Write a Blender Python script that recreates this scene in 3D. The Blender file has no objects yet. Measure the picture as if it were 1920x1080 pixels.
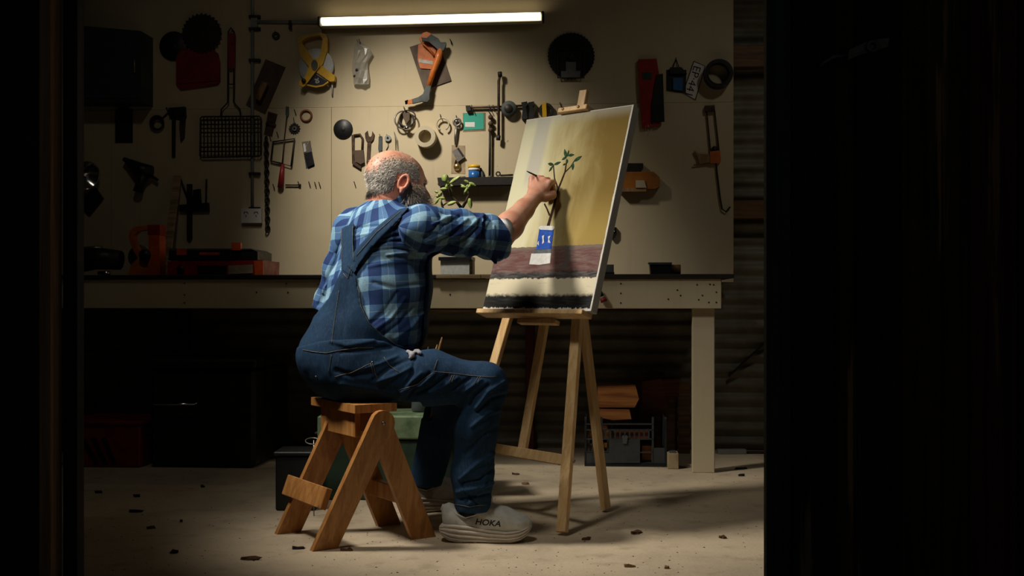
import bpy, bmesh, math, random
import numpy as np
from mathutils import Vector, Matrix, noise as mnoise
from mathutils.bvhtree import BVHTree

# ------------------------------------------------------------------ camera, world, lights, exposure
F = 2100.0            # focal length in pixels of the 1920x1080 frame
HZ = 563.0            # horizon row
CAM = Vector((0.0, 0.0, 0.805))
scene = bpy.context.scene
C = scene.collection
cam_data = bpy.data.cameras.new('camera')
cam = bpy.data.objects.new('camera', cam_data)
C.objects.link(cam)
cam.location = CAM
cam.rotation_euler = (math.radians(90), 0, 0)
cam_data.sensor_width = 36.0
cam_data.lens = F / 1920.0 * 36.0
cam_data.shift_y = (HZ - 540.0) / 1920.0
cam_data.clip_start = 0.05
scene.camera = cam
vs = scene.view_settings
vs.view_transform = 'Standard'; vs.look = 'None'; vs.gamma = 1.0; vs.use_curve_mapping = False
vs.exposure = 0.0
scene.display_settings.display_device = 'sRGB'

world = bpy.data.worlds.new('night')
scene.world = world
world.use_nodes = True
bg = world.node_tree.nodes['Background']
bg.inputs[0].default_value = (0.75, 0.80, 0.85, 1)
bg.inputs[1].default_value = 0.012

def spot(name, loc, target, watts, angle, blend, radius, col):
    d = bpy.data.lights.new(name, 'SPOT')
    d.energy = watts; d.spot_size = math.radians(angle); d.spot_blend = blend
    d.shadow_soft_size = radius; d.color = col
    o = bpy.data.objects.new(name, d); C.objects.link(o)
    o.location = loc
    o.rotation_euler = (Vector(target) - Vector(loc)).to_track_quat('-Z', 'Y').to_euler()
    return o
# unseen lamps: two inferred from shadows, three added fills; and the tube on the wall
spot('unseen_lamp', (-1.05, 4.70, 2.95), (-0.34, 6.0, 1.08), 225, 57, 1.0, 0.13, (1.0, 0.92, 0.80))
spot('unseen_lamp', (-1.80, 3.42, 2.78), (0.06, 3.92, 0.66), 390, 53, 1.0, 0.20, (1.0, 0.93, 0.83))
spot('unseen_lamp', (-0.75, 2.55, 2.95), (-0.20, 3.9, 0.80), 82, 46, 1.0, 0.20, (1.0, 0.93, 0.83))  # added fill from the camera side, over the painter
spot('unseen_lamp', (-1.35, 3.9, 3.05), (-1.30, 5.9, 0.9), 6, 95, 1.0, 0.10, (1.0, 0.90, 0.74))  # added weak fill to lift the dark left wall
spot('unseen_lamp', (1.75, 4.1, 3.15), (0.85, 5.4, 0.7), 13, 95, 1.0, 0.12, (1.0, 0.93, 0.80))  # unseen, added to brighten the right wall and canvas edge

# ------------------------------------------------------------------ helpers: pixels to places
def ray(px, py): return Vector(((px - 960.0) / F, 1.0, -(py - HZ) / F))
def at(px, py, Y): return CAM + ray(px, py) * Y
WN = Vector((-0.078, -1.0, 0)).normalized()       # back wall normal, towards the room
WU = Vector((1.0, -0.078, 0)).normalized()        # along the back wall, to the right
W0 = Vector((0, 6.0, 0))
WROT = Matrix((( WU.x, -WN.x, 0), (WU.y, -WN.y, 0), (0, 0, 1))).to_4x4()
WMAT = Matrix.Translation(W0) @ WROT               # local x along wall, y into wall, z up
WINV = WMAT.inverted()
def pw(px, py, d=0.0):
    """point of the plane d metres in front of the back wall, in wall-local coordinates"""
    r = ray(px, py)
    o = CAM
    t = (d - (o - W0).dot(WN)) / r.dot(WN)
    return WINV @ (o + r * t)
def floor_at(px, py):
    Y = CAM.z * F / (py - HZ)
    return Vector(((px - 960.0) / F * Y, Y, 0.0))

# ------------------------------------------------------------------ helpers: materials
class NT:
    def __init__(s, name):
        s.m = bpy.data.materials.new(name); s.m.use_nodes = True
        s.t = s.m.node_tree; s.n = s.t.nodes; s.bsdf = s.n['Principled BSDF']
    def _set(s, sock, v):
        if isinstance(v, bpy.types.NodeSocket): s.t.links.new(v, sock)
        elif v is not None:
            if isinstance(v, (tuple, list)) and len(v) == 3 and sock.type == 'RGBA': v = (*v, 1)
            sock.default_value = v
    def node(s, kind, out=0, props=None, **ins):
        n = s.n.new(kind)
        for k, v in (props or {}).items(): setattr(n, k, v)
        for k, v in ins.items():
            k = int(k[1:]) if k[0] == 'i' and k[1:].isdigit() else k.replace('_', ' ')
            s._set(n.inputs[k], v)
        return n.outputs[out]
    def math(s, op, a, b=None, c=None, clamp=False):
        n = s.n.new('ShaderNodeMath'); n.operation = op; n.use_clamp = clamp
        for i, v in enumerate((a, b, c)):
            if v is not None: s._set(n.inputs[i], v)
        return n.outputs[0]
    def mix(s, fac, a, b, mode='MIX'):
        n = s.n.new('ShaderNodeMix'); n.data_type = 'RGBA'; n.blend_type = mode
        s._set(n.inputs[0], fac); s._set(n.inputs[6], a); s._set(n.inputs[7], b)
        return n.outputs[2]
    def ramp(s, v, lo, hi, a=0.0, b=1.0):
        n = s.n.new('ShaderNodeMapRange'); n.interpolation_type = 'SMOOTHSTEP'
        s._set(n.inputs[0], v)
        for i, q in enumerate((lo, hi, a, b)): n.inputs[i + 1].default_value = q
        return n.outputs[0]
    def coord(s, scale=(1, 1, 1), which='Object'):
        tc = s.n.new('ShaderNodeTexCoord'); mp = s.n.new('ShaderNodeMapping')
        s.t.links.new(tc.outputs[which], mp.inputs[0]); mp.inputs['Scale'].default_value = scale
        return mp.outputs[0]
    def noise(s, vec, scale, detail=4, rough=0.55, dist=0.0, out=0):
        return s.node('ShaderNodeTexNoise', out, Vector=vec, Scale=scale, Detail=detail, Roughness=rough, Distortion=dist)
    def bump(s, h, strength=0.3, dist=0.002):
        b = s.node('ShaderNodeBump', 0, Height=h, Strength=strength, Distance=dist)
        s.t.links.new(b, s.bsdf.inputs['Normal'])
    def done(s, col=None, rough=None, metal=None, spec=None):
        b = s.bsdf.inputs
        if col is not None: s._set(b['Base Color'], col)
        if rough is not None: s._set(b['Roughness'], rough)
        if metal is not None: s._set(b['Metallic'], metal)
        if spec is not None: s._set(b['Specular IOR Level'], spec)
        return s.m
def lin(c):
    return tuple((x / 255 / 12.92) if x / 255 <= 0.04045 else ((x / 255 + 0.055) / 1.055) ** 2.4 for x in c)
def M(name, c, var=0.35, scale=14, rough=0.6, metal=0.0, bump=0.25, bscale=60, stretch=(1, 1, 1), c2=None, spec=0.4):
    """a worn single-colour surface: colour varied by noise, fine relief"""
    t = NT(name); co = t.coord(stretch)
    n1 = t.noise(co, scale, 5, 0.6)
    f = t.ramp(n1, 0.35, 0.68)
    d = c2 if c2 is not None else tuple(x * (1 - var) for x in c)
    col = t.mix(f, c, d)
    if bump: t.bump(t.noise(co, bscale, 3), bump, 0.0015)
    return t.done(col, t.ramp(n1, 0.3, 0.7, max(rough - 0.1, 0.05), min(rough + 0.1, 1)), metal, spec)
def wood(name, c1, c2, axis=2, scale=1.0, rough=0.55, knots=False):
    t = NT(name)
    st = [26.0 * scale] * 3; st[axis] = 1.6 * scale
    co = t.coord(tuple(st))
    g = t.noise(co, 1.6, 5, 0.62, 0.6)
    g2 = t.noise(co, 6.0, 3, 0.6)
    col = t.mix(t.ramp(g, 0.34, 0.66), c1, c2)
    col = t.mix(t.math('MULTIPLY', t.ramp(g2, 0.52, 0.75), 0.35), col, tuple(x * 0.45 for x in c2))
    if knots:
        v = t.node('ShaderNodeTexVoronoi', 0, Vector=t.coord(tuple(5.0 if i != axis else 2.4 for i in range(3))), Scale=1.0)
        col = t.mix(t.ramp(v, 0.10, 0.05), col, tuple(x * 0.25 for x in c2))
    t.bump(g, 0.25, 0.001)
    return t.done(col, rough, 0.0, 0.35)

# ------------------------------------------------------------------ helpers: geometry
def circle(r, n, a0=0.0): return [(r * math.cos(a0 + 2 * math.pi * k / n), r * math.sin(a0 + 2 * math.pi * k / n)) for k in range(n)]
class MB:
    """collects shapes of ONE part"""
    def __init__(s): s.v = []; s.f = []; s.smooth = []
    def add(s, vs_, fs_, smooth=False):
        o = len(s.v); s.v += [Vector(p) for p in vs_]
        s.f += [[i + o for i in f] for f in fs_]; s.smooth += [smooth] * len(fs_)
        return s
    def box(s, c, size, rot=None, bev=0.0):
        bm = bmesh.new(); bmesh.ops.create_cube(bm, size=1.0)
        for v in bm.verts: v.co = Vector((v.co.x * size[0], v.co.y * size[1], v.co.z * size[2]))
        if bev: bmesh.ops.bevel(bm, geom=bm.edges[:], offset=bev, segments=1, affect='EDGES')
        R = rot if rot is not None else Matrix.Identity(3)
        bm.verts.index_update()
        s.add([R @ v.co + Vector(c) for v in bm.verts], [[v.index for v in f.verts] for f in bm.faces]); bm.free(); return s
    def beam(s, a, b, w, h, up=(0, 0, 1), bev=0.002):
        """a board from a to b, w wide across, h along 'up'"""
        a, b = Vector(a), Vector(b); z = (b - a); L = z.length; z.normalize()
        y = Vector(up); y = (y - z * y.dot(z)).normalized(); x = y.cross(z)
        R = Matrix((x, y, z)).transposed()
        return s.box((a + b) / 2, (w, h, L), R, bev)
    def prism(s, pts, d0, d1, mp, bev=False):
        """polygon (x,z) extruded along y from d0 to d1; mp maps (x,y,z) to the part's frame"""
        n = len(pts)
        area = sum(pts[i][0] * pts[(i + 1) % n][1] - pts[(i + 1) % n][0] * pts[i][1] for i in range(n))
        if area < 0: pts = pts[::-1]
        vs_ = [mp(x, d0, z) for x, z in pts] + [mp(x, d1, z) for x, z in pts]
        fs_ = [list(range(n)), list(range(2 * n - 1, n - 1, -1))]
        fs_ += [[i, i + n, (i + 1) % n + n, (i + 1) % n] for i in range(n)]
        return s.add(vs_, fs_)
    def tube(s, pts, r, n=8, cap=True, closed=False):
        pts = [Vector(p) for p in pts]; m = len(pts)
        rr = r if isinstance(r, (list, tuple)) else [r] * m
        vs_ = []; prev = None
        for i, p in enumerate(pts):
            a = pts[i - 1] if (i > 0 or closed) else pts[i]
            b = pts[(i + 1) % m] if (i < m - 1 or closed) else pts[i]
            t = (b - a)
            t = t.normalized() if t.length > 1e-9 else Vector((0, 0, 1))
            if prev is None:
                x = t.orthogonal().normalized()
            else:
                x = (prev - t * prev.dot(t))
                x = x.normalized() if x.length > 1e-6 else t.orthogonal().normalized()
            prev = x; y = t.cross(x)
            vs_ += [p + (x * math.cos(2 * math.pi * k / n) + y * math.sin(2 * math.pi * k / n)) * rr[i] for k in range(n)]
        fs_ = []
        for i in range(m if closed else m - 1):
            j = (i + 1) % m
            fs_ += [[i * n + k, i * n + (k + 1) % n, j * n + (k + 1) % n, j * n + k] for k in range(n)]
        if cap and not closed: fs_ += [list(range(n - 1, -1, -1)), [(m - 1) * n + k for k in range(n)]]
        return s.add(vs_, fs_, True)
    def lathe(s, prof, c, axis=(0, 0, 1), n=20, closed=False):
        """profile [(radius, height)] turned about axis at c"""
        ax = Vector(axis).normalized(); x = ax.orthogonal().normalized(); y = ax.cross(x); c = Vector(c)
        vs_ = []; m = len(prof)
        for r, h in prof:
            vs_ += [c + ax * h + (x * math.cos(2 * math.pi * k / n) + y * math.sin(2 * math.pi * k / n)) * max(r, 1e-4) for k in range(n)]
        fs_ = []
        for i in range(m if closed else m - 1):
            j = (i + 1) % m
            fs_ += [[i * n + k, i * n + (k + 1) % n, j * n + (k + 1) % n, j * n + k] for k in range(n)]
        if not closed: fs_ += [list(range(n - 1, -1, -1)), [(m - 1) * n + k for k in range(n)]]
        return s.add(vs_, fs_, True)
    def torus(s, c, R, r, axis=(0, 0, 1), n=28, k=8):
        return s.lathe([(R + r * math.cos(2 * math.pi * i / k), r * math.sin(2 * math.pi * i / k)) for i in range(k)], c, axis, n, True)
    def ball(s, c, r, n=12, k=8, sc=(1, 1, 1)):
        c = Vector(c); vs_ = []; fs_ = []
        for i in range(1, k):
            a = math.pi * i / k
            vs_ += [c + Vector((math.sin(a) * math.cos(2 * math.pi * j / n) * r * sc[0], math.sin(a) * math.sin(2 * math.pi * j / n) * r * sc[1], math.cos(a) * r * sc[2])) for j in range(n)]
        for i in range(k - 2):
            fs_ += [[i * n + j, (i + 1) * n + j, (i + 1) * n + (j + 1) % n, i * n + (j + 1) % n] for j in range(n)]
        fs_ += [list(range(n)), [(k - 2) * n + j for j in range(n - 1, -1, -1)]]
        return s.add(vs_, fs_, True)
    def mesh(s, name, mat, inv=None):
        me = bpy.data.meshes.new(name)
        vv = [inv @ p for p in s.v] if inv is not None else s.v
        me.from_pydata([tuple(p) for p in vv], [], s.f)
        me.polygons.foreach_set('use_smooth', s.smooth)
        bm = bmesh.new(); bm.from_mesh(me); bmesh.ops.recalc_face_normals(bm, faces=bm.faces[:]); bm.to_mesh(me); bm.free()
        if mat is not None: me.materials.append(mat)
        return me
def tag(o, label=None, cat=None, group=None, kind=None):
    if label: o['label'] = label
    if cat: o['category'] = cat
    if group: o['group'] = group
    if kind: o['kind'] = kind
    return o
class Thing:
    """one thing: part() collects parts; build() makes an Empty with children, or one mesh when there is one part.
    All geometry is given in the frame 'mat'; the origin is 'anchor' in that frame."""
    def __init__(s, name, label, cat, mat=None, anchor=(0, 0, 0), group=None, kind=None):
        s.name, s.label, s.cat, s.group, s.kind = name, label, cat, group, kind
        s.base = (mat if mat is not None else Matrix.Identity(4)) @ Matrix.Translation(Vector(anchor))
        s.inv = Matrix.Translation(-Vector(anchor)); s.parts = []
    def part(s, name, mat, parent=None, label=None, kind=None):
        mb = MB(); s.parts.append([name, mb, mat, parent, label, kind]); return mb
    def build(s):
        objs = {}
        if len(s.parts) == 1:
            nm, mb, mat, _, _, kd = s.parts[0]
            o = bpy.data.objects.new(s.name, mb.mesh(s.name, mat, s.inv)); C.objects.link(o); o.matrix_world = s.base
            s.root = o
        else:
            s.root = bpy.data.objects.new(s.name, None); C.objects.link(s.root); s.root.matrix_world = s.base
            s.root.empty_display_size = 0.05
            for nm, mb, mat, par, lab, kd in s.parts:
                o = bpy.data.objects.new(nm, mb.mesh(nm, mat, s.inv)); C.objects.link(o)
                o.parent = objs[id(par)] if par is not None else s.root
                if lab: o['label'] = lab
                if kd: o['kind'] = kd
                objs[id(mb)] = o
        s.objs = objs
        tag(s.root, s.label, s.cat, s.group, s.kind)
        return s.root
def text_mesh(txt, size, extrude=0.0, offset=0.0):
    cu = bpy.data.curves.new('txt', 'FONT'); cu.body = txt; cu.size = size; cu.extrude = extrude; cu.offset = offset
    cu.align_x = 'CENTER'; cu.align_y = 'CENTER'
    o = bpy.data.objects.new('txt', cu); C.objects.link(o)
    me = bpy.data.meshes.new_from_object(o.evaluated_get(bpy.context.evaluated_depsgraph_get()))
    bpy.data.objects.remove(o); bpy.data.curves.remove(cu)
    return me
def struct(name, mb, mat, parent=None, label=None, mw=None):
    o = bpy.data.objects.new(name, mb.mesh(name, mat)); C.objects.link(o)
    if mw is not None: o.matrix_world = mw
    if parent is not None: o.parent = parent; o.matrix_parent_inverse = Matrix.Identity(4)
    else:
        o['kind'] = 'structure'
        if label: o['label'] = label; o['category'] = name.split('_')[0]
    return o
# ------------------------------------------------------------------ materials of the place
def concrete():
    t = NT('concrete'); co = t.coord()
    a = t.noise(co, 1.3, 6, 0.62); b = t.noise(co, 9, 5, 0.6); c = t.noise(co, 90, 3)
    col = t.mix(t.ramp(a, 0.35, 0.66), (0.58, 0.47, 0.32), (0.43, 0.35, 0.245))
    col = t.mix(t.math('MULTIPLY', t.ramp(b, 0.50, 0.72), 0.45), col, (0.27, 0.20, 0.125))
    col = t.mix(t.math('MULTIPLY', t.ramp(c, 0.62, 0.75), 0.5), col, (0.12, 0.09, 0.05))
    t.bump(t.math('ADD', t.math('MULTIPLY', b, 2.0), c), 0.35, 0.004)
    return t.done(col, 0.85, 0, 0.25)
def cream(name, c=(0.56, 0.47, 0.31)):
    t = NT(name); co = t.coord()
    a = t.noise(co, 1.7, 5, 0.6); b = t.noise(co, 22, 5, 0.65); g = t.noise(t.coord((30, 30, 2)), 1.4, 4)
    col = t.mix(t.ramp(a, 0.3, 0.7), c, tuple(x * y for x, y in zip(c, (0.90, 0.88, 0.82))))
    col = t.mix(t.math('MULTIPLY', t.ramp(g, 0.56, 0.72), 0.12), col, (0.30, 0.23, 0.13))
    col = t.mix(t.ramp(b, 0.735, 0.765), col, (0.10, 0.07, 0.04))
    t.bump(t.noise(co, 160, 3), 0.12, 0.001)
    return t.done(col, 0.62, 0, 0.3)
m_floor = concrete()
m_cream = cream('cream_paint')
m_rail = cream('worn_cream_paint', (0.52, 0.445, 0.30))
m_iron = M('corrugated_iron', (0.24, 0.228, 0.18), scale=5, rough=0.6, metal=0.0, c2=(0.15, 0.13, 0.09))
m_dark_iron = M('sooty_iron', (0.035, 0.03, 0.025), scale=5, rough=0.7, metal=0.0)
m_old_wood = wood('old_timber', (0.22, 0.12, 0.055), (0.10, 0.05, 0.022), axis=0)
m_red_post = M('oxide_red_steel', (0.10, 0.018, 0.012), scale=9, rough=0.6)
m_bench = M('oily_bench_top', (0.022, 0.018, 0.014), scale=9, rough=0.45)
m_bench_raw = wood('splintered_bench_edge', (0.42, 0.31, 0.17), (0.20, 0.13, 0.06), axis=0)
m_black = M('black_plastic', (0.010, 0.010, 0.011), rough=0.45)
m_steel = M('dull_steel', (0.30, 0.28, 0.25), scale=30, rough=0.42, metal=0.85)
m_rust = M('rusty_steel', (0.10, 0.055, 0.03), scale=30, rough=0.7, metal=0.4, c2=(0.04, 0.025, 0.018))
m_dsteel = M('blackened_steel', (0.035, 0.030, 0.026), scale=30, rough=0.55, metal=0.5)
m_grey = M('grey_pvc', (0.26, 0.27, 0.25), rough=0.5, var=0.12)
m_white = M('white_plastic', (0.62, 0.60, 0.54), rough=0.4, var=0.08)
m_paper = M('white_paper', (0.72, 0.70, 0.64), rough=0.8, var=0.12)

# ------------------------------------------------------------------ floor, ceiling, walls
mb = MB(); mb.box((0, 3.2, -0.05), (9.0, 8.4, 0.10))
floor = struct('floor', mb, m_floor, label='bare dusty concrete floor of the shed')
mb = MB(); mb.box((0, 4.15, 3.36), (6.7, 4.9, 0.06))
struct('ceiling', mb, m_dark_iron, label='dark roof lining high over the workshop')
mb = MB(); mb.box((-3.3, 4.3, 1.65), (0.08, 4.9, 3.36))
struct('wall_left', mb, m_dark_iron, label='dark side wall beyond the left end of the bench')
mb = MB(); mb.box((3.3, 4.3, 1.65), (0.08, 4.9, 3.36))
struct('wall_right', mb, m_dark_iron, label='dark side wall hidden behind the open door')

# corrugated iron outer wall, 76 mm ribs running level
mb = MB(); ys = []
n = int(3.36 / 0.078 * 8)
for k in range(n + 1):
    z = k * 0.078 / 8
    ys.append((0.105 + 0.013 * math.cos(2 * math.pi * k / 8), z))
xs = [-3.2 + 0.4 * i for i in range(17)]
vv = [(x, y, z) for (y, z) in ys for x in xs]
ff = [[j * 17 + i, j * 17 + i + 1, (j + 1) * 17 + i + 1, (j + 1) * 17 + i] for j in range(n) for i in range(16)]
mb.add(vv, ff, True)
wall_back = struct('wall_back', mb, m_iron, label='back wall of level-ribbed corrugated iron showing right of the tool board', mw=WMAT)
# studs and noggins carrying the lining
def wchild(name, mb, mat): return struct(name, mb, mat, parent=wall_back)
for z0, z1 in ((pw(1400, 410).z, pw(1400, 375).z), (pw(1400, 125).z, pw(1400, 85).z)):
    mb = MB(); x0, x1 = pw(1372, 400).x, pw(1560, 400).x
    mb.box(((x0 + x1) / 2, 0.045, (z0 + z1) / 2), (x1 - x0, 0.09, z1 - z0), bev=0.003); wchild('noggin', mb, m_old_wood)
for px in (340, 700, 993):
    mb = MB(); x = pw(px, 700, 0).x
    mb.box((x, 0.05, 0.44), (0.045, 0.085, 0.88), bev=0.003); wchild('stud', mb, m_red_post)
mb = MB(); a = pw(1366, 706, -0.08); b = pw(1480, 600, -0.08); mb.beam(a, b, 0.008, 0.035, (0, 1, 0), 0.001); wchild('brace_strap', mb, m_dark_iron)
# plywood lining: panels with open joints, painted cream
zs = [0.90, pw(900, 198).z, 2.95]
xl = [-2.95, pw(210, 300).x, pw(622, 300).x, pw(1375, 300).x]
xu = [-2.95, pw(473, 100).x, pw(1375, 100).x]
g = 0.0007
for i in range(3):
    mb = MB(); x0, x1 = xl[i] + g, xl[i + 1] - (g if i < 2 else 0)
    mb.box(((x0 + x1) / 2, -0.001, (zs[0] + zs[1]) / 2), (x1 - x0, 0.014, zs[1] - zs[0] - g), bev=0.0012); wchild('panel', mb, m_cream)
for i in range(2):
    mb = MB(); x0, x1 = xu[i] + g, xu[i + 1] - (g if i < 1 else 0)
    mb.box(((x0 + x1) / 2, 0.002, (zs[1] + zs[2]) / 2 + g / 2), (x1 - x0, 0.014, zs[2] - zs[1] - g), bev=0.0012); wchild('panel', mb, m_cream)
mb = MB(); mb.box(((xl[0] + xl[3]) / 2, 0.05, zs[1]), (xl[3] - xl[0] - 0.02, 0.07, 0.07)); wchild('noggin', mb, m_old_wood)

# ------------------------------------------------------------------ doorway in the foreground (camera stands outside)
YD = 2.25
def dx(px, Y=YD): return (px - 960.0) / F * Y
def door_paint(name, c, worn, lo):
    """soot-dark paint rubbed through to the wood in upright streaks"""
    t = NT(name); g1 = t.noise(t.coord((14, 14, 0.7)), 1.3, 5, 0.6); g2 = t.noise(t.coord((40, 40, 1.5)), 1.5, 4, 0.6)
    col = t.mix(t.ramp(g2, 0.35, 0.7), c, tuple(x * 0.4 for x in c)); col = t.mix(t.ramp(g1, lo, lo + 0.06), col, worn)
    t.bump(g2, 0.3, 0.002); return t.done(col, 0.75, 0, 0.3)
m_door = [door_paint('plank_brown', (0.120, 0.085, 0.05), (0.52, 0.30, 0.11), 0.60), door_paint('plank_green', (0.07, 0.11, 0.08), (0.22, 0.27, 0.20), 0.60),
          door_paint('plank_red', (0.15, 0.045, 0.032), (0.34, 0.18, 0.07), 0.62), door_paint('plank_black', (0.035, 0.030, 0.026), (0.30, 0.24, 0.17), 0.64)]
door = bpy.data.objects.new('door_1', None); C.objects.link(door); door.location = (dx(1435), YD, 0)
tag(door, 'dark sliding door of rough upright planks filling the right foreground', 'door', kind='structure')
edges = [1435, 1482, 1560, 1600, 1684, 1760, 1812, 1905, 2010, 2110]
for i in range(len(edges) - 1):
    x0, x1 = dx(edges[i]) + 0.0006, dx(edges[i + 1]) - 0.0006
    mb = MB(); mb.box(((x0 + x1) / 2 - dx(1435), random.Random(i).uniform(-0.006, 0.006), 1.3), (x1 - x0, 0.03, 2.6), bev=0.003)
    o = bpy.data.objects.new('plank', mb.mesh('plank', m_door[(1, 3, 0, 3, 0, 0, 2, 3, 3)[i]])); C.objects.link(o); o.parent = door
mb = MB(); lx = dx(1625) - dx(1435); lz = at(1625, 100, YD).z
mb.prism([(lx - 0.045, lz - 0.018), (lx - 0.02, lz - 0.008), (lx + 0.035, lz + 0.008), (lx + 0.038, lz + 0.026), (lx, lz + 0.022), (lx - 0.042, lz + 0.002)], -0.022, -0.018, lambda x, y, z: (x, y, z))
mb.torus((lx + 0.004, -0.026, lz + 0.008), 0.010, 0.004, (0, 1, 0), 16, 6)
mb.tube([(lx - 0.045, -0.02, lz - 0.008), (lx - 0.075, -0.028, lz - 0.014), (lx - 0.10, -0.024, lz - 0.03)], 0.005, 8)
o = bpy.data.objects.new('hasp', mb.mesh('hasp', m_steel)); C.objects.link(o); o.parent = door
mb = MB(); mb.box((dx(86) / 2 - 1.65 - 0.0, YD, 1.5), (3.3 + dx(86) - 0.0, 0.05, 3.0))
mb.box(((dx(2110) + 3.3) / 2, YD, 1.5), (3.3 - dx(2110), 0.05, 3.0))
struct('wall_front', mb, m_dark_iron, label='black outer wall on either side of the doorway')
mb = MB(); mb.box(((dx(86) + dx(108)) / 2, YD - 0.005, 1.5), (dx(108) - dx(86) - 0.001, 0.06, 3.0), bev=0.002)
struct('trim_1', mb, wood('weathered_jamb', (0.52, 0.34, 0.19), (0.30, 0.17, 0.09), axis=2), label='pale weathered upright timber strip of the left door jamb')
mb = MB(); mb.box(((dx(108) + dx(135)) / 2, YD + 0.045, 1.5), (dx(135) - dx(108), 0.04, 3.0), bev=0.002)
struct('trim_2', mb, m_door[3], label='dark inner stop of the left door jamb')

# ------------------------------------------------------------------ workbench
T = Thing('workbench', 'long fixed workbench with a cream front board under the tool wall', 'workbench', WMAT, pw(700, 880, 0.72))
zt = pw(1200, 514, 0.75).z; zb = pw(1200, 522, 0.75).z; zr = pw(1200, 579, 0.745).z
xR = pw(1376, 515, 0.75).x; xr = pw(1353, 550, 0.745).x
top = T.part('worktop', m_bench)
top.box(((-2.9 + xR) / 2, -0.385, (zt + zb) / 2), (xR + 2.9, 0.75, zt - zb), bev=0.003)
raw = T.part('splintered_edge', m_bench_raw)
rng = random.Random(4); x = pw(818, 515, 0.76).x; xe = pw(1010, 515, 0.76).x
while x < xe:
    w = rng.uniform(0.02, 0.07); raw.box((x + w / 2, -0.7625, (zt + zb) / 2 + rng.uniform(-0.001, 0.001)), (w, 0.004 + rng.uniform(0, 0.003), (zt - zb) * rng.uniform(0.7, 1.0))); x += w * rng.uniform(0.9, 1.1)
fr = T.part('front_board', m_rail)
fr.box(((-2.9 + xr) / 2, -0.725, (zb + zr) / 2), (xr + 2.9, 0.04, zb - zr - 0.001), bev=0.003)
for px, dd in ((1319, 0.70), (-60, 0.70)):
    x = pw(px, 700, dd).x
    lg = T.part('leg', m_rail); lg.box((x, -0.68, (zr + 0.03) / 2), (0.104, 0.048, zr + 0.03), bev=0.003)
bt = T.part('batten', m_bench_raw); bt.box(((pw(700, 586, .66).x + pw(935, 586, .66).x) / 2, -0.66, zr - 0.012), (pw(935, 586, .66).x - pw(700, 586, .66).x, 0.05, 0.012))
for px, py in ((1164, 532), (1164, 550), (1164, 568), (1270, 544), (1276, 554), (1253, 561), (1307, 534), (1331, 533), (1338, 534), (1343, 548), (1343, 567), (1317, 554), (1329, 567), (1310, 562), (346, 531), (346, 553), (346, 568), (537, 532), (540, 548), (481, 548), (844, 552)):
    nl = T.part('nail_head', m_dsteel); p = pw(px, py, 0.745)
    nl.lathe([(0.0, 0.0025), (0.0035, 0.002), (0.004, 0.0)], p, (0, -1, 0), 8)
T.build()
# ------------------------------------------------------------------ fluorescent tube on the wall
def glow(name, col, strength):
    t = NT(name); t.bsdf.inputs['Base Color'].default_value = (0.8, 0.78, 0.7, 1)
    t.bsdf.inputs['Emission Color'].default_value = (*col, 1); t.bsdf.inputs['Emission Strength'].default_value = strength
    return t.m
m_glow = glow('lit_tube', (1.0, 0.85, 0.58), 4.0)
T = Thing('tube_light', 'long lit fluorescent batten on the wall above the tools', 'light', WMAT, pw(809, 38, 0.0))
a = pw(600, 42, 0.055); b = pw(1018, 32, 0.055)
hs = T.part('batten', m_white); z = (a.z + b.z) / 2
ang = math.atan2(b.z - a.z, b.x - a.x); R = Matrix.Rotation(-ang, 3, 'Y')
cx, L = (a.x + b.x) / 2, (b - a).length
hs.box((cx, -0.028, z), (L + 0.004, 0.040, 0.050), R, 0.004)
tb = T.part('diffuser', m_glow)
tb.tube([a + Vector((0.012, -0.012, 0.004)), b + Vector((-0.012, -0.012, 0.004))], 0.018, 16)
lip = T.part('reflector_lip', m_white)
lip.box((cx, -0.058, z - 0.024), (L, 0.026, 0.0035), R)
for q in (a, b):
    e = T.part('end_cap', m_black); e.box((q.x, -0.052, q.z), (0.012, 0.062, 0.052), R, 0.003)
T.build()

# ------------------------------------------------------------------ easel with canvas
BR = Vector((0.2755, 3.90, 0.7665)); EU = Vector((-0.388, 0.345, 0.0)); EV = Vector((0.172, 0.190, 0.752))
EV = EV - EU * (EV.dot(EU) / EU.dot(EU))                 # square corners
EV = EV * (0.797 / EV.length)
CW, CH = EU.length, EV.length
eu, ev = EU.normalized(), EV.normalized(); en = ev.cross(eu).normalized()
if en.y > 0: en = -en                                     # painted side, towards camera and left
def onc(u, v, d=0.0): return BR + EU * (1 - u) + EV * v + en * d       # u from left, v from bottom
def cpix(px, py, d=0.0):
    """canvas (u,v) seen at a pixel"""
    r = ray(px, py); t = ((BR + en * d) - CAM).dot(en) / r.dot(en); q = CAM + r * t - BR
    return 1 - q.dot(eu) / CW, q.dot(ev) / CH
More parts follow.
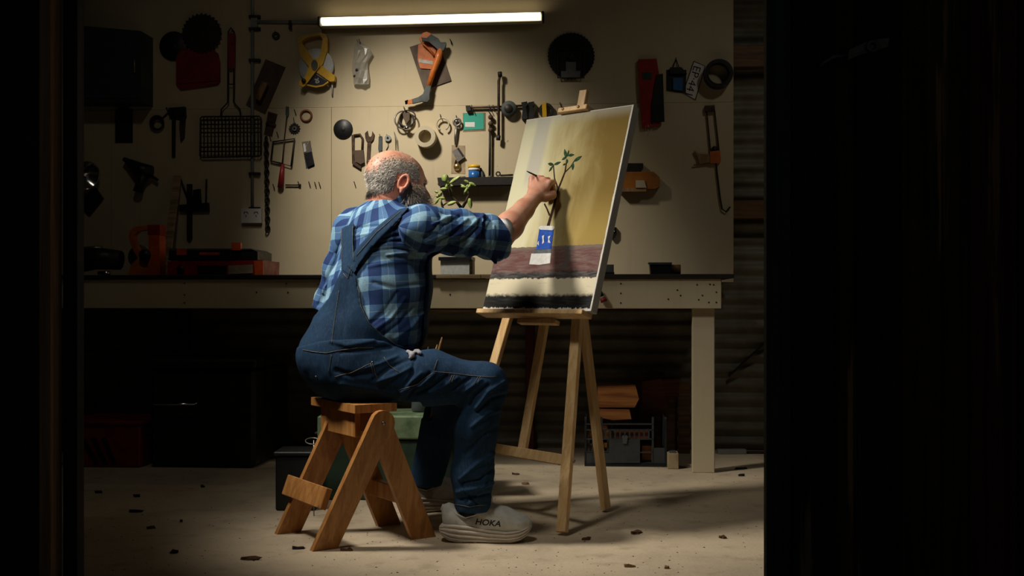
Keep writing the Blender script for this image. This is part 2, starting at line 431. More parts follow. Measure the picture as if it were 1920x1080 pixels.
# a frame for the canvas: x along width to the right, y into the canvas back, z up the canvas
CMAT = Matrix.Translation(BR + EU) @ Matrix((-eu, -en, ev)).transposed().to_4x4()
def paint_bg():
    t = NT('painted_canvas')
    uv = t.node('ShaderNodeUVMap', 0, {'uv_map': 'UVMap'})
    sep = t.n.new('ShaderNodeSeparateXYZ'); t.t.links.new(uv, sep.inputs[0]); u, v = sep.outputs[0], sep.outputs[1]
    def mp(sx, sy):
        m_ = t.n.new('ShaderNodeMapping'); t.t.links.new(uv, m_.inputs[0]); m_.inputs['Scale'].default_value = (sx, sy, 1); return m_.outputs[0]
    st = t.noise(mp(2.6, 1.7), 1.5, 6, 0.55, 0.9); fine = t.noise(mp(5, 8), 5, 5, 0.65, 0.5); rag = t.noise(mp(9, 3), 3, 5, 0.7)
    brush = t.noise(mp(3, 30), 2.0, 5, 0.7, 0.6)
    uu = t.math('ADD', u, t.math('MULTIPLY', t.math('SUBTRACT', st, 0.5), 0.55))
    uu = t.math('ADD', uu, t.math('MULTIPLY', t.math('SUBTRACT', t.noise(mp(14, 2.2), 1.4, 5, 0.65, 1.0), 0.5), 0.22))
    col = t.mix(t.ramp(uu, 0.05, 0.55), (0.58, 0.55, 0.37), (0.39, 0.33, 0.155))
    col = t.mix(t.ramp(uu, 0.32, 0.88), col, (0.165, 0.108, 0.024))
    col = t.mix(t.math('MULTIPLY', t.math('MULTIPLY', t.ramp(u, 0.55, 0.75), t.ramp(v, 0.62, 0.34)), 0.55), col, (0.40, 0.29, 0.085))
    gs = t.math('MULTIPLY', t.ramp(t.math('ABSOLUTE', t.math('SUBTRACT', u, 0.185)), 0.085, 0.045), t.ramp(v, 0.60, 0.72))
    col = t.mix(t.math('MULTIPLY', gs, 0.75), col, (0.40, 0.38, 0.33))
    col = t.mix(t.math('MULTIPLY', t.ramp(v, 0.93, 1.0), 0.55), col, (0.40, 0.39, 0.33))
    vv = t.math('ADD', v, t.math('MULTIPLY', t.math('SUBTRACT', rag, 0.5), 0.045))
    vs2 = t.math('ADD', v, t.math('MULTIPLY', t.math('SUBTRACT', fine, 0.5), 0.030))
    mauve = t.mix(t.ramp(brush, 0.35, 0.68), (0.115, 0.050, 0.045), (0.17, 0.115, 0.10))
    mauve = t.mix(t.math('MULTIPLY', t.ramp(fine, 0.5, 0.75), 0.4), mauve, (0.13, 0.05, 0.045))
    mauve = t.mix(t.ramp(v, 0.285, 0.32), mauve, (0.16, 0.13, 0.10))
    table = t.math('LESS_THAN', v, t.math('ADD', 0.315, t.math('MULTIPLY', t.math('SUBTRACT', rag, 0.5), 0.012)))
    col = t.mix(table, col, mauve)
    dk = t.mix(t.ramp(brush, 0.35, 0.65), (0.022, 0.022, 0.022), (0.11, 0.10, 0.09))
    col = t.mix(t.ramp(vv, 0.196, 0.184), col, dk)
    cream_ = t.mix(t.ramp(brush, 0.55, 0.8), (0.60, 0.54, 0.38), (0.40, 0.36, 0.26))
    col = t.mix(t.ramp(vs2, 0.160, 0.154), col, cream_)
    bk = t.mix(t.ramp(brush, 0.4, 0.8), (0.012, 0.012, 0.011), (0.05, 0.05, 0.045))
    col = t.mix(t.ramp(vs2, 0.088, 0.066), col, bk)
    col = t.mix(t.ramp(vv, 0.016, 0.010), col, (0.66, 0.65, 0.60))
    edge = t.math('MAXIMUM', t.math('GREATER_THAN', u, t.math('ADD', 0.985, t.math('MULTIPLY', t.math('SUBTRACT', rag, 0.5), 0.02))),
                  t.math('GREATER_THAN', v, 0.995))
    col = t.mix(edge, col, (0.55, 0.53, 0.46))
    gv = t.math('MULTIPLY', t.ramp(t.math('ABSOLUTE', t.math('SUBTRACT', uu, 0.66)), 0.07, 0.03), t.math('MULTIPLY', table, t.ramp(v, 0.19, 0.21)))
    col = t.mix(t.math('MULTIPLY', gv, 0.7), col, (0.10, 0.095, 0.085))
    t.bump(t.math('ADD', brush, t.math('MULTIPLY', fine, 0.6)), 0.25, 0.0012)
    return t.done(col, 0.8, 0, 0.12)
T = Thing('canvas', 'unfinished still-life painting of a twig in a blue pot on a stretched canvas', 'painting', CMAT, (CW / 2, 0, 0))
cv = T.part('stretched_canvas', M('primed_canvas_side', (0.50, 0.49, 0.46), var=0.06, rough=0.8, bscale=400))
TH = 0.036
cv.box((CW / 2, TH / 2, CH / 2), (CW, TH, CH), bev=0.002)
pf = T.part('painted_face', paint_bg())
nu, nv = 1, 1
pf.add([(0.001, -0.0006, 0.001), (CW - 0.001, -0.0006, 0.001), (CW - 0.001, -0.0006, CH - 0.001), (0.001, -0.0006, CH - 0.001)], [[0, 1, 2, 3]])
def cpx(px, py, d):
    u, v = cpix(px, py); return Vector((u * CW, -d, v * CH))
m_pbranch = M('brown_paint', (0.030, 0.016, 0.010), scale=80, rough=0.8, spec=0.1)
m_pleaf = M('green_paint', (0.022, 0.065, 0.022), scale=80, rough=0.8, spec=0.1, c2=(0.012, 0.035, 0.018))
m_pblue = M('blue_paint', (0.018, 0.055, 0.30), scale=60, rough=0.8, spec=0.1, c2=(0.03, 0.10, 0.42))
m_pwhite = M('white_paint', (0.62, 0.62, 0.58), scale=60, rough=0.8, spec=0.1, var=0.15)
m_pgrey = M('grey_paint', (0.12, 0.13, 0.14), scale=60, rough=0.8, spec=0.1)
def stroke(name, mat, pts, widths, lift):
    p = T.part(name, mat); q = [cpx(x, y, 0.0008) for x, y in pts]
    L_, R_ = [], []
    for i in range(len(q)):
        d = (q[min(i + 1, len(q) - 1)] - q[max(i - 1, 0)]).normalized(); s_ = Vector((d.z, 0, -d.x)) * widths[i] / 2
        L_.append(q[i] + s_); R_.append(q[i] - s_)
    poly(p, [(w.x, w.z) for w in L_ + R_[::-1]], lift)
def poly(p, pts, lift): p.prism(pts, -0.0004, -lift, lambda x, y, z: (x, y, z))
def patch(name, mat, pxs, lift):
    p = T.part(name, mat); poly(p, [(q.x, q.z) for q in (cpx(x, y, 0) for x, y in pxs)], lift)
stroke('painted_branch', m_pbranch, [(1028, 424), (1034, 403), (1047, 355), (1060, 322), (1063, 300)], [0.013, 0.011, 0.008, 0.006, 0.004], 0.0022)
stroke('painted_branch', m_pbranch, [(1047, 355), (1040, 335), (1038, 310)], [0.007, 0.005, 0.004], 0.0018)
stroke('painted_branch', m_pbranch, [(1060, 323), (1070, 313), (1077, 302)], [0.005, 0.004, 0.003], 0.0017)
stroke('painted_branch', m_pbranch, [(1031, 404), (1026, 392), (1021, 382)], [0.007, 0.006, 0.006], 0.0018)
for a_, b_, w in (((1062, 296), (1059, 280), .012), ((1064, 294), (1067, 282), .007), ((1065, 292), (1077, 290), .011), ((1063, 294), (1054, 300), .010), ((1063, 298), (1064, 306), .009),
                  ((1076, 303), (1091, 293), .014), ((1075, 305), (1074, 319), .011), ((1038, 309), (1028, 307), .013), ((1039, 309), (1052, 304), .011), ((1037, 311), (1030, 322), .009), ((1061, 307), (1056, 310), .006)):
    n_ = [(a_[0] + (b_[0] - a_[0]) * k / 4, a_[1] + (b_[1] - a_[1]) * k / 4) for k in range(5)]
    stroke('painted_leaf', m_pleaf, n_, [0.001, w * 0.8, w, w * 0.7, 0.001], 0.0026)
patch('painted_pot', m_pblue, [(1012, 428), (1039, 429), (1034, 467), (1006, 468)], 0.0020)
patch('painted_pot_rim', m_pwhite, [(1010, 427), (1014, 424), (1038, 424), (1041, 427), (1037, 432), (1014, 431)], 0.0026)
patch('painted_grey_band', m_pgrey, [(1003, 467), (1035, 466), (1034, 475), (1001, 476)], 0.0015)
patch('painted_stand', m_pwhite, [(997, 476), (1034, 475), (1032, 494), (1012, 497), (993, 496)], 0.0024)
for q in ([(1017, 443), (1021, 441), (1020, 448), (1021, 455), (1017, 458), (1018, 450)], [(1028, 444), (1033, 442), (1030, 449), (1033, 456), (1028, 455), (1029, 449)], [(1008, 457), (1011, 452), (1011, 461)]):
    patch('painted_pot_pattern', m_pwhite, q, 0.0027)
T.build()
me = T.objs[id(pf)].data; uvl = me.uv_layers.new(name='UVMap')
for p in me.polygons:
    for li in p.loop_indices:
        co = me.vertices[me.loops[li].vertex_index].co; uvl.data[li].uv = ((co.x + CW / 2) / CW, co.z / CH)

m_pine = wood('pine', (0.76, 0.53, 0.27), (0.62, 0.38, 0.16), axis=2, rough=0.45)
m_brass = M('brass', (0.55, 0.38, 0.15), rough=0.3, metal=0.9)
# easel frame: front legs and mast lean back in the canvas plane, one leg props behind
T = Thing('easel', 'pale pine tripod easel holding the canvas in front of the painter', 'easel', None, floor_at(1060, 985))
backp = TH + 0.012
def onb(u, v, d=0.0): return onc(u, v, -backp - d)
fr_foot = floor_at(1054, 1004)
trayv = -0.012
apex = onc(0.5, 1.20, -backp - 0.012)
a_top = onc(0.55, 1.02, -backp - 0.02)
def behind(px, py, d=0.0):
    """point of the plane behind the canvas seen at a pixel"""
    r = ray(px, py); o = BR - en * (backp + d); t = (o - CAM).dot(en) / r.dot(en); return CAM + r * t
lf = T.part('leg', m_pine); eR = behind(1107, 262, 0.012); lf.beam(fr_foot + Vector((0, 0, 0.011)), eR, 0.040, 0.022, en, 0.002)
l_foot = floor_at(850, 953)
ll = T.part('leg', m_pine); eL = behind(1049, 262, 0.012); ll.beam(l_foot + Vector((0, 0, 0.011)), eL, 0.040, 0.022, en, 0.002)
r_foot = floor_at(1136, 960)
lr = T.part('leg', m_pine); lr.beam(r_foot + Vector((0, 0, 0.010)), behind(1062, 330, 0.045), 0.036, 0.024, (0.7, -0.7, 0), 0.002)
railR = fr_foot.lerp(eR, 0.245 / eR.z); railL = l_foot.lerp(eL, 0.245 / eL.z)
best = min(range(101), key=lambda k: abs(960 + F * (railL.lerp(railR, k / 100).x) / railL.lerp(railR, k / 100).y - 972))
m_bot = railL.lerp(railR, best / 100) + en * -0.018
m_top = behind(1096, 170, 0.0)
ms = T.part('mast', m_pine); ms.beam(m_bot - Vector((0, 0, 0.02)), m_top, 0.036, 0.020, en, 0.002)
rl = T.part('cross_rail', m_pine); rl.beam(railL - (railR - railL) * 0.03, railR - (railR - railL) * 0.015, 0.018, 0.038, ev, 0.002)
tr = T.part('tray', m_pine)
t0, t1 = onc(-0.01, -0.012, -0.004), onc(0.965, -0.012, -0.004)
tr.beam(t0, t1, 0.062, 0.018, ev, 0.002)
sup = T.part('tray_support', m_pine); sup.beam(onc(0.33, -0.042, -0.03), onc(0.68, -0.042, -0.03), 0.03, 0.016, ev, 0.002)
clp = T.part('canvas_clamp', m_pine)
k0, k1 = onc(0.33, 1.012, -0.005), onc(0.60, 1.012, -0.005)
clp.beam(k0, k1, 0.05, 0.020, ev, 0.002)
for u in (0.43, 0.575):
    s_ = T.part('screw', m_brass); s_.lathe([(0.0, 0.004), (0.005, 0.003), (0.006, 0.0)], onc(u - 0.05, 1.014, 0.020), en, 10)
for u in (0.35, 0.50):
    s_ = T.part('screw', m_brass); s_.lathe([(0.0, 0.004), (0.004, 0.003), (0.005, 0.0)], onc(u, -0.013, 0.027), en, 10)
s_ = T.part('bolt', m_steel); s_.lathe([(0.0, 0.006), (0.005, 0.005), (0.006, 0.0)], railR + Vector((0.021, -0.008, 0.0)), (0.9, -0.4, 0), 10)
T.build()

# ------------------------------------------------------------------ folding wooden step stool
m_stool = wood('varnished_stool_wood', (0.48, 0.23, 0.070), (0.33, 0.135, 0.036), axis=2, rough=0.4, knots=True)
fA, fB, fC, fD = floor_at(607, 1030), floor_at(800, 1011), floor_at(540, 999), floor_at(747, 986)
ax = (fC - fA).normalized(); side = Vector((-ax.y, ax.x, 0)); side = side if side.x > 0 else -side
T = Thing('step_stool', 'varnished wooden folding step stool under the seated painter', 'stool', None, (fA + fB + fC + fD) / 4)
zs_ = 0.440
s0 = Vector((-0.505, 3.605, 0)); sl = 0.36; sw = 0.150
seat = T.part('seat', m_stool)
def sp(a, b, z): return s0 + ax * a + side * b + Vector((0, 0, z))
seat.add([sp(-0.0, -0.0, zs_), sp(sl, -0.0, zs_), sp(sl, sw, zs_), sp(0.0, sw, zs_), sp(0, 0, zs_ + 0.027), sp(sl, 0, zs_ + 0.027), sp(sl, sw, zs_ + 0.027), sp(0, sw, zs_ + 0.027)],
         [[0, 1, 2, 3], [4, 5, 6, 7], [0, 1, 5, 4], [1, 2, 6, 5], [2, 3, 7, 6], [3, 0, 4, 7]])
apr = T.part('apron', m_stool); apr.beam(sp(0.045, 0.030, zs_ - 0.042), sp(sl - 0.04, 0.030, zs_ - 0.042), 0.022, 0.082, (0, 0, 1), 0.002)
apr = T.part('apron', m_stool); apr.beam(sp(0.045, sw - 0.03, zs_ - 0.042), sp(sl - 0.04, sw - 0.03, zs_ - 0.042), 0.022, 0.082, (0, 0, 1), 0.002)
hA = at(716, 793, 3.60); hC = hA + ax * 0.30
def board(a, b, w, th, round_top=False):
    """upright board of a side frame, w wide in the plane of the frame, th thick along the stool axis, cut level at the floor"""
    p = T.part('leg', m_stool); d = (b - a); 
    d = (d - ax * d.dot(ax)).normalized(); wv = d.cross(ax).normalized()
    wh = Vector((wv.x, wv.y, 0)) ; 
    # level foot: slide the two lower corners along d to z = 0
    pts = []
    for s_ in (-1, 1):
        q = a + wv * (s_ * w / 2); k = -q.z / d.z; pts.append(q + d * k)
    if round_top:
        arc = [b + wv * (math.cos(t_) * w / 2) + d * (math.sin(t_) * w / 2) for t_ in [math.pi * k / 8 for k in range(9)]]
    else: arc = [b + wv * w / 2, b - wv * w / 2]
    ring = [pts[0]] + [pts[1]] + arc
    n_ = len(ring); f0 = [q - ax * th / 2 for q in ring]; f1 = [q + ax * th / 2 for q in ring]
    p.add(f0 + f1, [list(range(n_)), list(range(2 * n_ - 1, n_ - 1, -1))] + [[i, (i + 1) % n_, (i + 1) % n_ + n_, i + n_] for i in range(n_)])
    return p
board(fA, hA, 0.082, 0.024, True)
board(fA + ax * 0.31, hA + ax * 0.31, 0.082, 0.024, True)
board(fB + ax * 0.026, hA + ax * 0.026, 0.080, 0.022)
board(fB + ax * 0.284, hA + ax * 0.284, 0.080, 0.022)
st = T.part('step', m_stool)
dA = (hA - fA); dA = (dA - ax * dA.dot(ax)).normalized(); wA = dA.cross(ax).normalized(); wA = wA if wA.x < 0 else -wA
q = fA + dA * 0.155 + wA * 0.052
st.beam(q - ax * 0.012, q + ax * 0.322, 0.022, 0.070, dA, 0.002)
q2 = fB + (hA - fB).normalized() * 0.17
st = T.part('stretcher', m_stool); st.beam(q2 + ax * 0.04, q2 + ax * 0.30, 0.03, 0.055, (0, 0, 1), 0.002)
bl = T.part('bolt', m_steel); bl.lathe([(0.0, 0.004), (0.006, 0.003), (0.007, 0.0)], hA - ax * 0.012, -ax, 10)
T.build()
# ------------------------------------------------------------------ the painter: surfaces grown from distance fields
import openvdb
class Field:
    def __init__(s, lo, hi, h):
        s.lo = np.array(lo, np.float32); s.h = h
        s.n = np.ceil((np.array(hi) - np.array(lo)) / h).astype(int) + 1
        s.a = np.full(tuple(s.n), 0.06, np.float32)
    def block(s, lo, hi, pad):
        i0 = np.clip(np.floor((np.array(lo) - pad - s.lo) / s.h).astype(int), 0, s.n)
        i1 = np.clip(np.ceil((np.array(hi) + pad - s.lo) / s.h).astype(int) + 1, 0, s.n)
        sl = tuple(slice(a, b) for a, b in zip(i0, i1))
        g = [s.lo[k] + s.h * np.arange(i0[k], i1[k], dtype=np.float32) for k in range(3)]
        return sl, np.meshgrid(*g, indexing='ij', sparse=True)
    def put(s, lo, hi, fn, k, op='add'):
        sl, (X, Y, Z) = s.block(lo, hi, 0.05 + k)
        if s.a[sl].size == 0: return s
        d = fn(X, Y, Z).astype(np.float32); a = s.a[sl]
        if op == 'sub': 
            hh = np.maximum(k - np.abs(a + d), 0) / max(k, 1e-6); s.a[sl] = np.maximum(a, -d) + hh * hh * k * 0.25
        elif op == 'cut': s.a[sl] = np.maximum(a, d)
        elif k <= 0: s.a[sl] = np.minimum(a, d)
        else:
            hh = np.maximum(k - np.abs(a - d), 0) / k; s.a[sl] = np.minimum(a, d) - hh * hh * k * 0.25
        return s
    def cone(s, a, b, ra, rb, k=0.02, op='add'):
        a = np.array(a, float); b = np.array(b, float); ab = b - a; L2 = max(float(ab @ ab), 1e-9); m = max(ra, rb)
        def fn(X, Y, Z):
            px, py, pz = X - a[0], Y - a[1], Z - a[2]
            t = np.clip((px * ab[0] + py * ab[1] + pz * ab[2]) / L2, 0, 1)
            return np.sqrt((px - t * ab[0]) ** 2 + (py - t * ab[1]) ** 2 + (pz - t * ab[2]) ** 2) - (ra + (rb - ra) * t)
        return s.put(np.minimum(a, b) - m, np.maximum(a, b) + m, fn, k, op)
    def chain(s, pts, rs, k=0.02):
        for i in range(len(pts) - 1): s.cone(pts[i], pts[i + 1], rs[i], rs[i + 1], k)
        return s
    def ell(s, c, rad, axes, k=0.03, op='add'):
        c = np.array(c, float); A = np.array([np.array(v, float) for v in axes]); R = np.array(rad, float); m = R.max()
        def fn(X, Y, Z):
            p = (X - c[0], Y - c[1], Z - c[2])
            q = [sum(A[i][j] * p[j] for j in range(3)) for i in range(3)]
            k0 = np.sqrt(sum((q[i] / R[i]) ** 2 for i in range(3))); k1 = np.sqrt(sum((q[i] / R[i] ** 2) ** 2 for i in range(3)))
            return np.clip(k0 * (k0 - 1) / np.maximum(k1, 1e-6), -0.2, 0.3)
        return s.put(c - m, c + m, fn, k, op)
    def mesh(s):
        g = openvdb.FloatGrid(background=0.06); g.copyFromArray(s.a)
        v, t, q = g.convertToPolygons(isovalue=0.0, adaptivity=0.0)
        v = np.asarray(v, np.float64) * s.h + s.lo
        q = np.asarray(q, np.int64); e = np.cross(v[q[:, 2]] - v[q[:, 0]], v[q[:, 3]] - v[q[:, 1]])
        if (v[q].mean(1) * e).sum() < 0: q = q[:, ::-1]          # positive volume: faces look outwards
        return v, q.tolist()
def npx(v):
    """pixel columns and rows at which points are seen"""
    return 960 + F * v[:, 0] / v[:, 1], HZ - F * (v[:, 2] - CAM.z) / v[:, 1]
def relax(v, faces, it=2, lam=0.5):
    fa = np.array(faces); e = np.concatenate([fa[:, [0, 1]], fa[:, [1, 2]], fa[:, [2, 3]], fa[:, [3, 0]]])
    for _ in range(it):
        acc = np.zeros_like(v); cnt = np.zeros(len(v))
        for a, b in ((0, 1), (1, 0)):
            for k in range(3): acc[:, k] += np.bincount(e[:, a], v[e[:, b], k], len(v))
            cnt += np.bincount(e[:, a], minlength=len(v))
        v = v + lam * (acc / np.maximum(cnt, 1)[:, None] - v)
    return v
def vnormals(v, faces):
    fa = np.array(faces); n = np.cross(v[fa[:, 2]] - v[fa[:, 0]], v[fa[:, 3]] - v[fa[:, 1]])
    out = np.zeros_like(v)
    for k in range(4):
        for j in range(3): out[:, j] += np.bincount(fa[:, k], n[:, j], len(v))
    return out / np.maximum(np.linalg.norm(out, axis=1), 1e-9)[:, None]
def seg_dist(px, py, pts):
    d = np.full(px.shape, 1e9)
    for (x0, y0), (x1, y1) in zip(pts[:-1], pts[1:]):
        ex, ey = x1 - x0, y1 - y0; t = np.clip(((px - x0) * ex + (py - y0) * ey) / max(ex * ex + ey * ey, 1e-6), 0, 1)
        d = np.minimum(d, np.hypot(px - x0 - t * ex, py - y0 - t * ey))
    return d
FW = 0.8
def folds(v, faces, lines):
    """raise or sink creases: lines of (points, height mm, width px); only the side they were seen on"""
    n = vnormals(v, faces); px, py = npx(v)
    tocam = -(v - np.array(CAM)); tocam /= np.linalg.norm(tocam, axis=1)[:, None]
    face = np.clip((n * tocam).sum(1) * 2.0 + 0.3, 0, 1)
    h = np.zeros(len(v))
    for pts, mm, w in lines:
        w = w * FW
        d = seg_dist(px, py, pts); m_ = d < w * 3
        h[m_] += mm * 0.0010 * np.exp(-(d[m_] / w) ** 2)
    return v + n * (h * face)[:, None]
def vnoise(v, scale, seed=0, amp=1.0):
    return np.array([mnoise.noise(Vector(p) * scale + Vector((seed, seed * 1.7, seed * 0.3))) for p in v]) * amp
def poly_sd(px, py, pts):
    d = seg_dist(px, py, pts + [pts[0]]); inside = np.zeros(px.shape, bool); n = len(pts)
    for i in range(n):
        x0, y0 = pts[i]; x1, y1 = pts[(i + 1) % n]
        if y0 == y1: continue
        c = ((y0 > py) != (y1 > py)) & (px < (x1 - x0) * (py - y0) / (y1 - y0) + x0); inside ^= c
    return np.where(inside, -d, d)
def obj_from(name, v, faces, mat, parent=None, attr=None):
    me = bpy.data.meshes.new(name); me.from_pydata([tuple(p) for p in v], [], faces)
    me.polygons.foreach_set('use_smooth', [True] * len(me.polygons)); me.materials.append(mat)
    if attr is not None:
        for nm, arr in attr.items():
            at_ = me.attributes.new(nm, 'FLOAT_VECTOR', 'POINT'); at_.data.foreach_set('vector', np.asarray(arr, np.float32).ravel())
    o = bpy.data.objects.new(name, me); C.objects.link(o)
    if parent is not None: o.parent = parent; o.matrix_parent_inverse = parent.matrix_world.inverted()
    return o

fwd = Vector((0.79, 0.613, 0)).normalized(); rgt = Vector((fwd.y, -fwd.x, 0)); UP = Vector((0, 0, 1))
FR = (rgt, fwd, UP)
c7 = at(722, 384, 3.90)
shR, shL = at(798, 428, 3.76), at(664, 436, 4.06)
elR, wrR = at(936, 446, 3.92), at(1001, 371, 4.10)
elL, wrL = at(622, 572, 4.10), at(720, 640, 4.33)
hipR, hipL = at(662, 694, 3.76), at(684, 694, 3.99)
knR, anR = at(910, 722, 3.72), at(884, 952, 3.745)
knL, anL = at(838, 742, 4.22), at(797, 905, 4.28)
P0, P1, P2, P3 = at(672, 690, 3.87), at(697, 612, 3.875), at(711, 535, 3.885), at(728, 462, 3.90)

# head frame
hf = Vector((0.86, 0.44, -0.20)).normalized(); hr = hf.cross(UP).normalized(); hu = hr.cross(hf).normalized()
HC = at(744, 339, 3.92)
def hp(x, y, z): return HC + hf * x + hr * y + hu * z       # forward, right (towards camera), up
HA = (hf, hr, hu)

def skin():
    t = NT('skin'); co = t.coord()
    a = t.noise(co, 24, 5, 0.6); b = t.noise(co, 140, 3)
    col = t.mix(t.ramp(a, 0.35, 0.68), (0.54, 0.29, 0.195), (0.44, 0.20, 0.125))
    col = t.mix(t.math('MULTIPLY', t.ramp(b, 0.58, 0.72), 0.30), col, (0.40, 0.17, 0.11))
    fl_ = t.node('ShaderNodeAttribute', 2, {'attribute_name': 'flush'})
    col = t.mix(t.math('MULTIPLY', fl_, 0.75), col, (0.56, 0.155, 0.085))
    t.bump(t.math('ADD', b, a), 0.35, 0.0015)
    t.bsdf.inputs['Subsurface Weight'].default_value = 0.08
    t.bsdf.inputs['Subsurface Radius'].default_value = (0.01, 0.004, 0.002)
    return t.done(col, 0.48, 0, 0.4)
m_skin = skin()
fl = Field((-0.90, 3.40, 0.0), (0.22, 4.60, 1.40), 0.0042)
# trunk and legs (under the clothes)
fl.ell(P0, (0.16, 0.12, 0.10), FR, 0); fl.ell(P1, (0.155, 0.13, 0.13), FR); fl.ell(P2, (0.155, 0.12, 0.13), FR); fl.ell(P3, (0.165, 0.105, 0.12), FR)
fl.cone(shL, shR, 0.055, 0.055, 0.05); fl.cone(c7 - UP * 0.06, c7 + UP * 0.02, 0.075, 0.06, 0.05)
for hip, kn, an in ((hipR, knR, anR), (hipL, knL, anL)):
    fl.chain([hip, kn, kn.lerp(an, 0.35), kn.lerp(an, 0.90)], [0.075, 0.044, 0.044, 0.030], 0.02)
# arms
fl.chain([shR, elR], [0.055, 0.046], 0.03)
fo = elR.lerp(wrR, 0.30); fl.chain([elR, fo, elR.lerp(wrR, 0.7), wrR], [0.047, 0.049, 0.036, 0.029], 0.015)
fl.chain([shL, elL, elL.lerp(wrL, 0.3), wrL], [0.055, 0.046, 0.045, 0.028], 0.03)
hL = wrL + (wrL - elL).normalized() * 0.06; fl.cone(wrL, hL, 0.028, 0.032, 0.02)
for k in range(4):
    q = hL + rgt * (0.024 - 0.016 * k); fl.cone(q, q + (hL - wrL).normalized() * 0.07 - UP * 0.02, 0.0095, 0.008, 0.006)
# right hand: palm, four bent fingers round the brush, thumb from the side of the palm
ha = (at(1013, 343, 4.135) - wrR).normalized()                     # along the back of the hand
hn = (Vector((-0.25, -0.9, 0.25)) - ha * Vector((-0.25, -0.9, 0.25)).dot(ha)).normalized()   # out of the back of the hand, towards camera
hs_ = ha.cross(hn).normalized(); hs_ = hs_ if hs_.x > 0 else -hs_ # across the knuckles, to the right in the picture
HS = 1.13
def hd(a, s_, n_): return wrR + (ha * a + hs_ * s_ + hn * n_) * HS
fl.ell(hd(0.030, 0.0, -0.004), (0.040, 0.036, 0.021), (ha, hs_, hn), 0.02)
fl.ell(hd(0.058, 0.002, -0.002), (0.034, 0.041, 0.020), (ha, hs_, hn), 0.015)
for i, (s_, ln, up_) in enumerate(((-0.031, 0.86, 0.0), (-0.011, 1.0, 0.004), (0.010, 0.96, 0.001), (0.030, 0.80, -0.006))):
    k0 = hd(0.074 + up_, s_, 0.003); k1 = hd(0.096 + up_, s_ * 1.0 + 0.002, -0.022 * ln); k2 = hd(0.080 + up_, s_ * 0.9 + 0.006, -0.050 * ln); k3 = hd(0.060, s_ * 0.8 + 0.006, -0.052 * ln)
    fl.chain([hd(0.045, s_ * 0.85, -0.004), k0, k1, k2, k3], [0.0125, 0.0125, 0.0108, 0.0098, 0.0085], 0.005)
fl.chain([hd(0.018, 0.030, -0.014), hd(0.044, 0.046, -0.026), hd(0.070, 0.036, -0.046), hd(0.086, 0.016, -0.058)], [0.017, 0.0145, 0.012, 0.0095], 0.008)
# neck and head
fl.chain([c7 - UP * 0.02 + fwd * 0.035, hp(-0.018, 0, -0.075), hp(-0.005, 0, -0.03)], [0.060, 0.055, 0.054], 0.025)
fl.cone(c7 + fwd * 0.10 - UP * 0.01, hp(0.035, 0, -0.085), 0.052, 0.048, 0.03)
fl.ell(hp(-0.014, 0, 0.014), (0.102, 0.079, 0.088), HA, 0.02)                      # skull
fl.ell(hp(0.030, 0, -0.012), (0.070, 0.070, 0.090), HA, 0.03)                      # face mass
fl.ell(hp(0.055, 0, -0.070), (0.052, 0.054, 0.045), HA, 0.03)                      # jaw
fl.cone(hp(0.086, 0.030, 0.016), hp(0.086, -0.030, 0.016), 0.012, 0.012, 0.015)    # brow
fl.cone(hp(0.090, 0.0, 0.008), hp(0.122, 0.0, -0.026), 0.010, 0.013, 0.012)        # nose
fl.ell(hp(0.112, 0.012, -0.029), (0.010, 0.009, 0.008), HA, 0.006); fl.ell(hp(0.112, -0.012, -0.029), (0.010, 0.009, 0.008), HA, 0.006)
fl.cone(hp(0.062, 0.050, -0.014), hp(0.050, 0.058, -0.022), 0.016, 0.014, 0.02); fl.cone(hp(0.062, -0.050, -0.014), hp(0.050, -0.058, -0.022), 0.016, 0.014, 0.02)
for sg in (1, -1):
    fl.ell(hp(0.083, sg * 0.031, 0.000), (0.010, 0.016, 0.010), HA, 0.01, 'sub')   # eye sockets
    fl.ell(hp(0.074, sg * 0.031, -0.001), (0.011, 0.012, 0.010), HA, 0.003)
fl.cone(hp(0.092, 0.020, -0.062), hp(0.092, -0.020, -0.062), 0.010, 0.010, 0.01)   # mouth
for sg in (1, -1):                                                                  # ears
    ec = hp(-0.002, sg * 0.082, -0.016); ea = (hf * 0.30 + hu * 0.95).normalized(); eo = (hr * sg * 0.86 - hf * 0.50).normalized(); es = ea.cross(eo).normalized()
    es = es if es.dot(hf) > 0 else -es
    rim = []
    for k in range(11):
        t_ = math.radians(-62 + 27 * k)
        rim.append(ec + ea * (0.027 * math.sin(t_ + 0.0)) - es * (0.0155 * math.cos(t_)) + eo * (0.010 + 0.004 * math.sin(t_)))
    fl.ell(ec + eo * 0.001, (0.031, 0.017, 0.009), (ea, es, eo), 0.006)
    fl.ell(ec + eo * 0.010 + es * 0.002 - ea * 0.002, (0.017, 0.009, 0.008), (ea, es, eo), 0.003, 'sub')
    fl.chain(rim, [0.0052] * 11, 0.003)
    fl.cone(ec + es * 0.013 - ea * 0.004 + eo * 0.004, ec + es * 0.015 - ea * 0.012 + eo * 0.004, 0.006, 0.006, 0.004)
    fl.cone(ec - ea * 0.024 + es * 0.006 + eo * 0.006, ec - ea * 0.034 + es * 0.008 + eo * 0.005, 0.0085, 0.0075, 0.006)
v, fc = fl.mesh(); v = relax(v, fc, 1, 0.4)
v = folds(v, fc, [([(945, 428), (955, 426), (966, 420)], -2.5, 2), ([(948, 436), (960, 434)], -2, 2), ([(720, 366), (735, 372), (752, 384)], -2.0, 2.2), ([(712, 372), (730, 379), (746, 392)], -2.0, 2.2)])
fls = np.zeros(len(v))
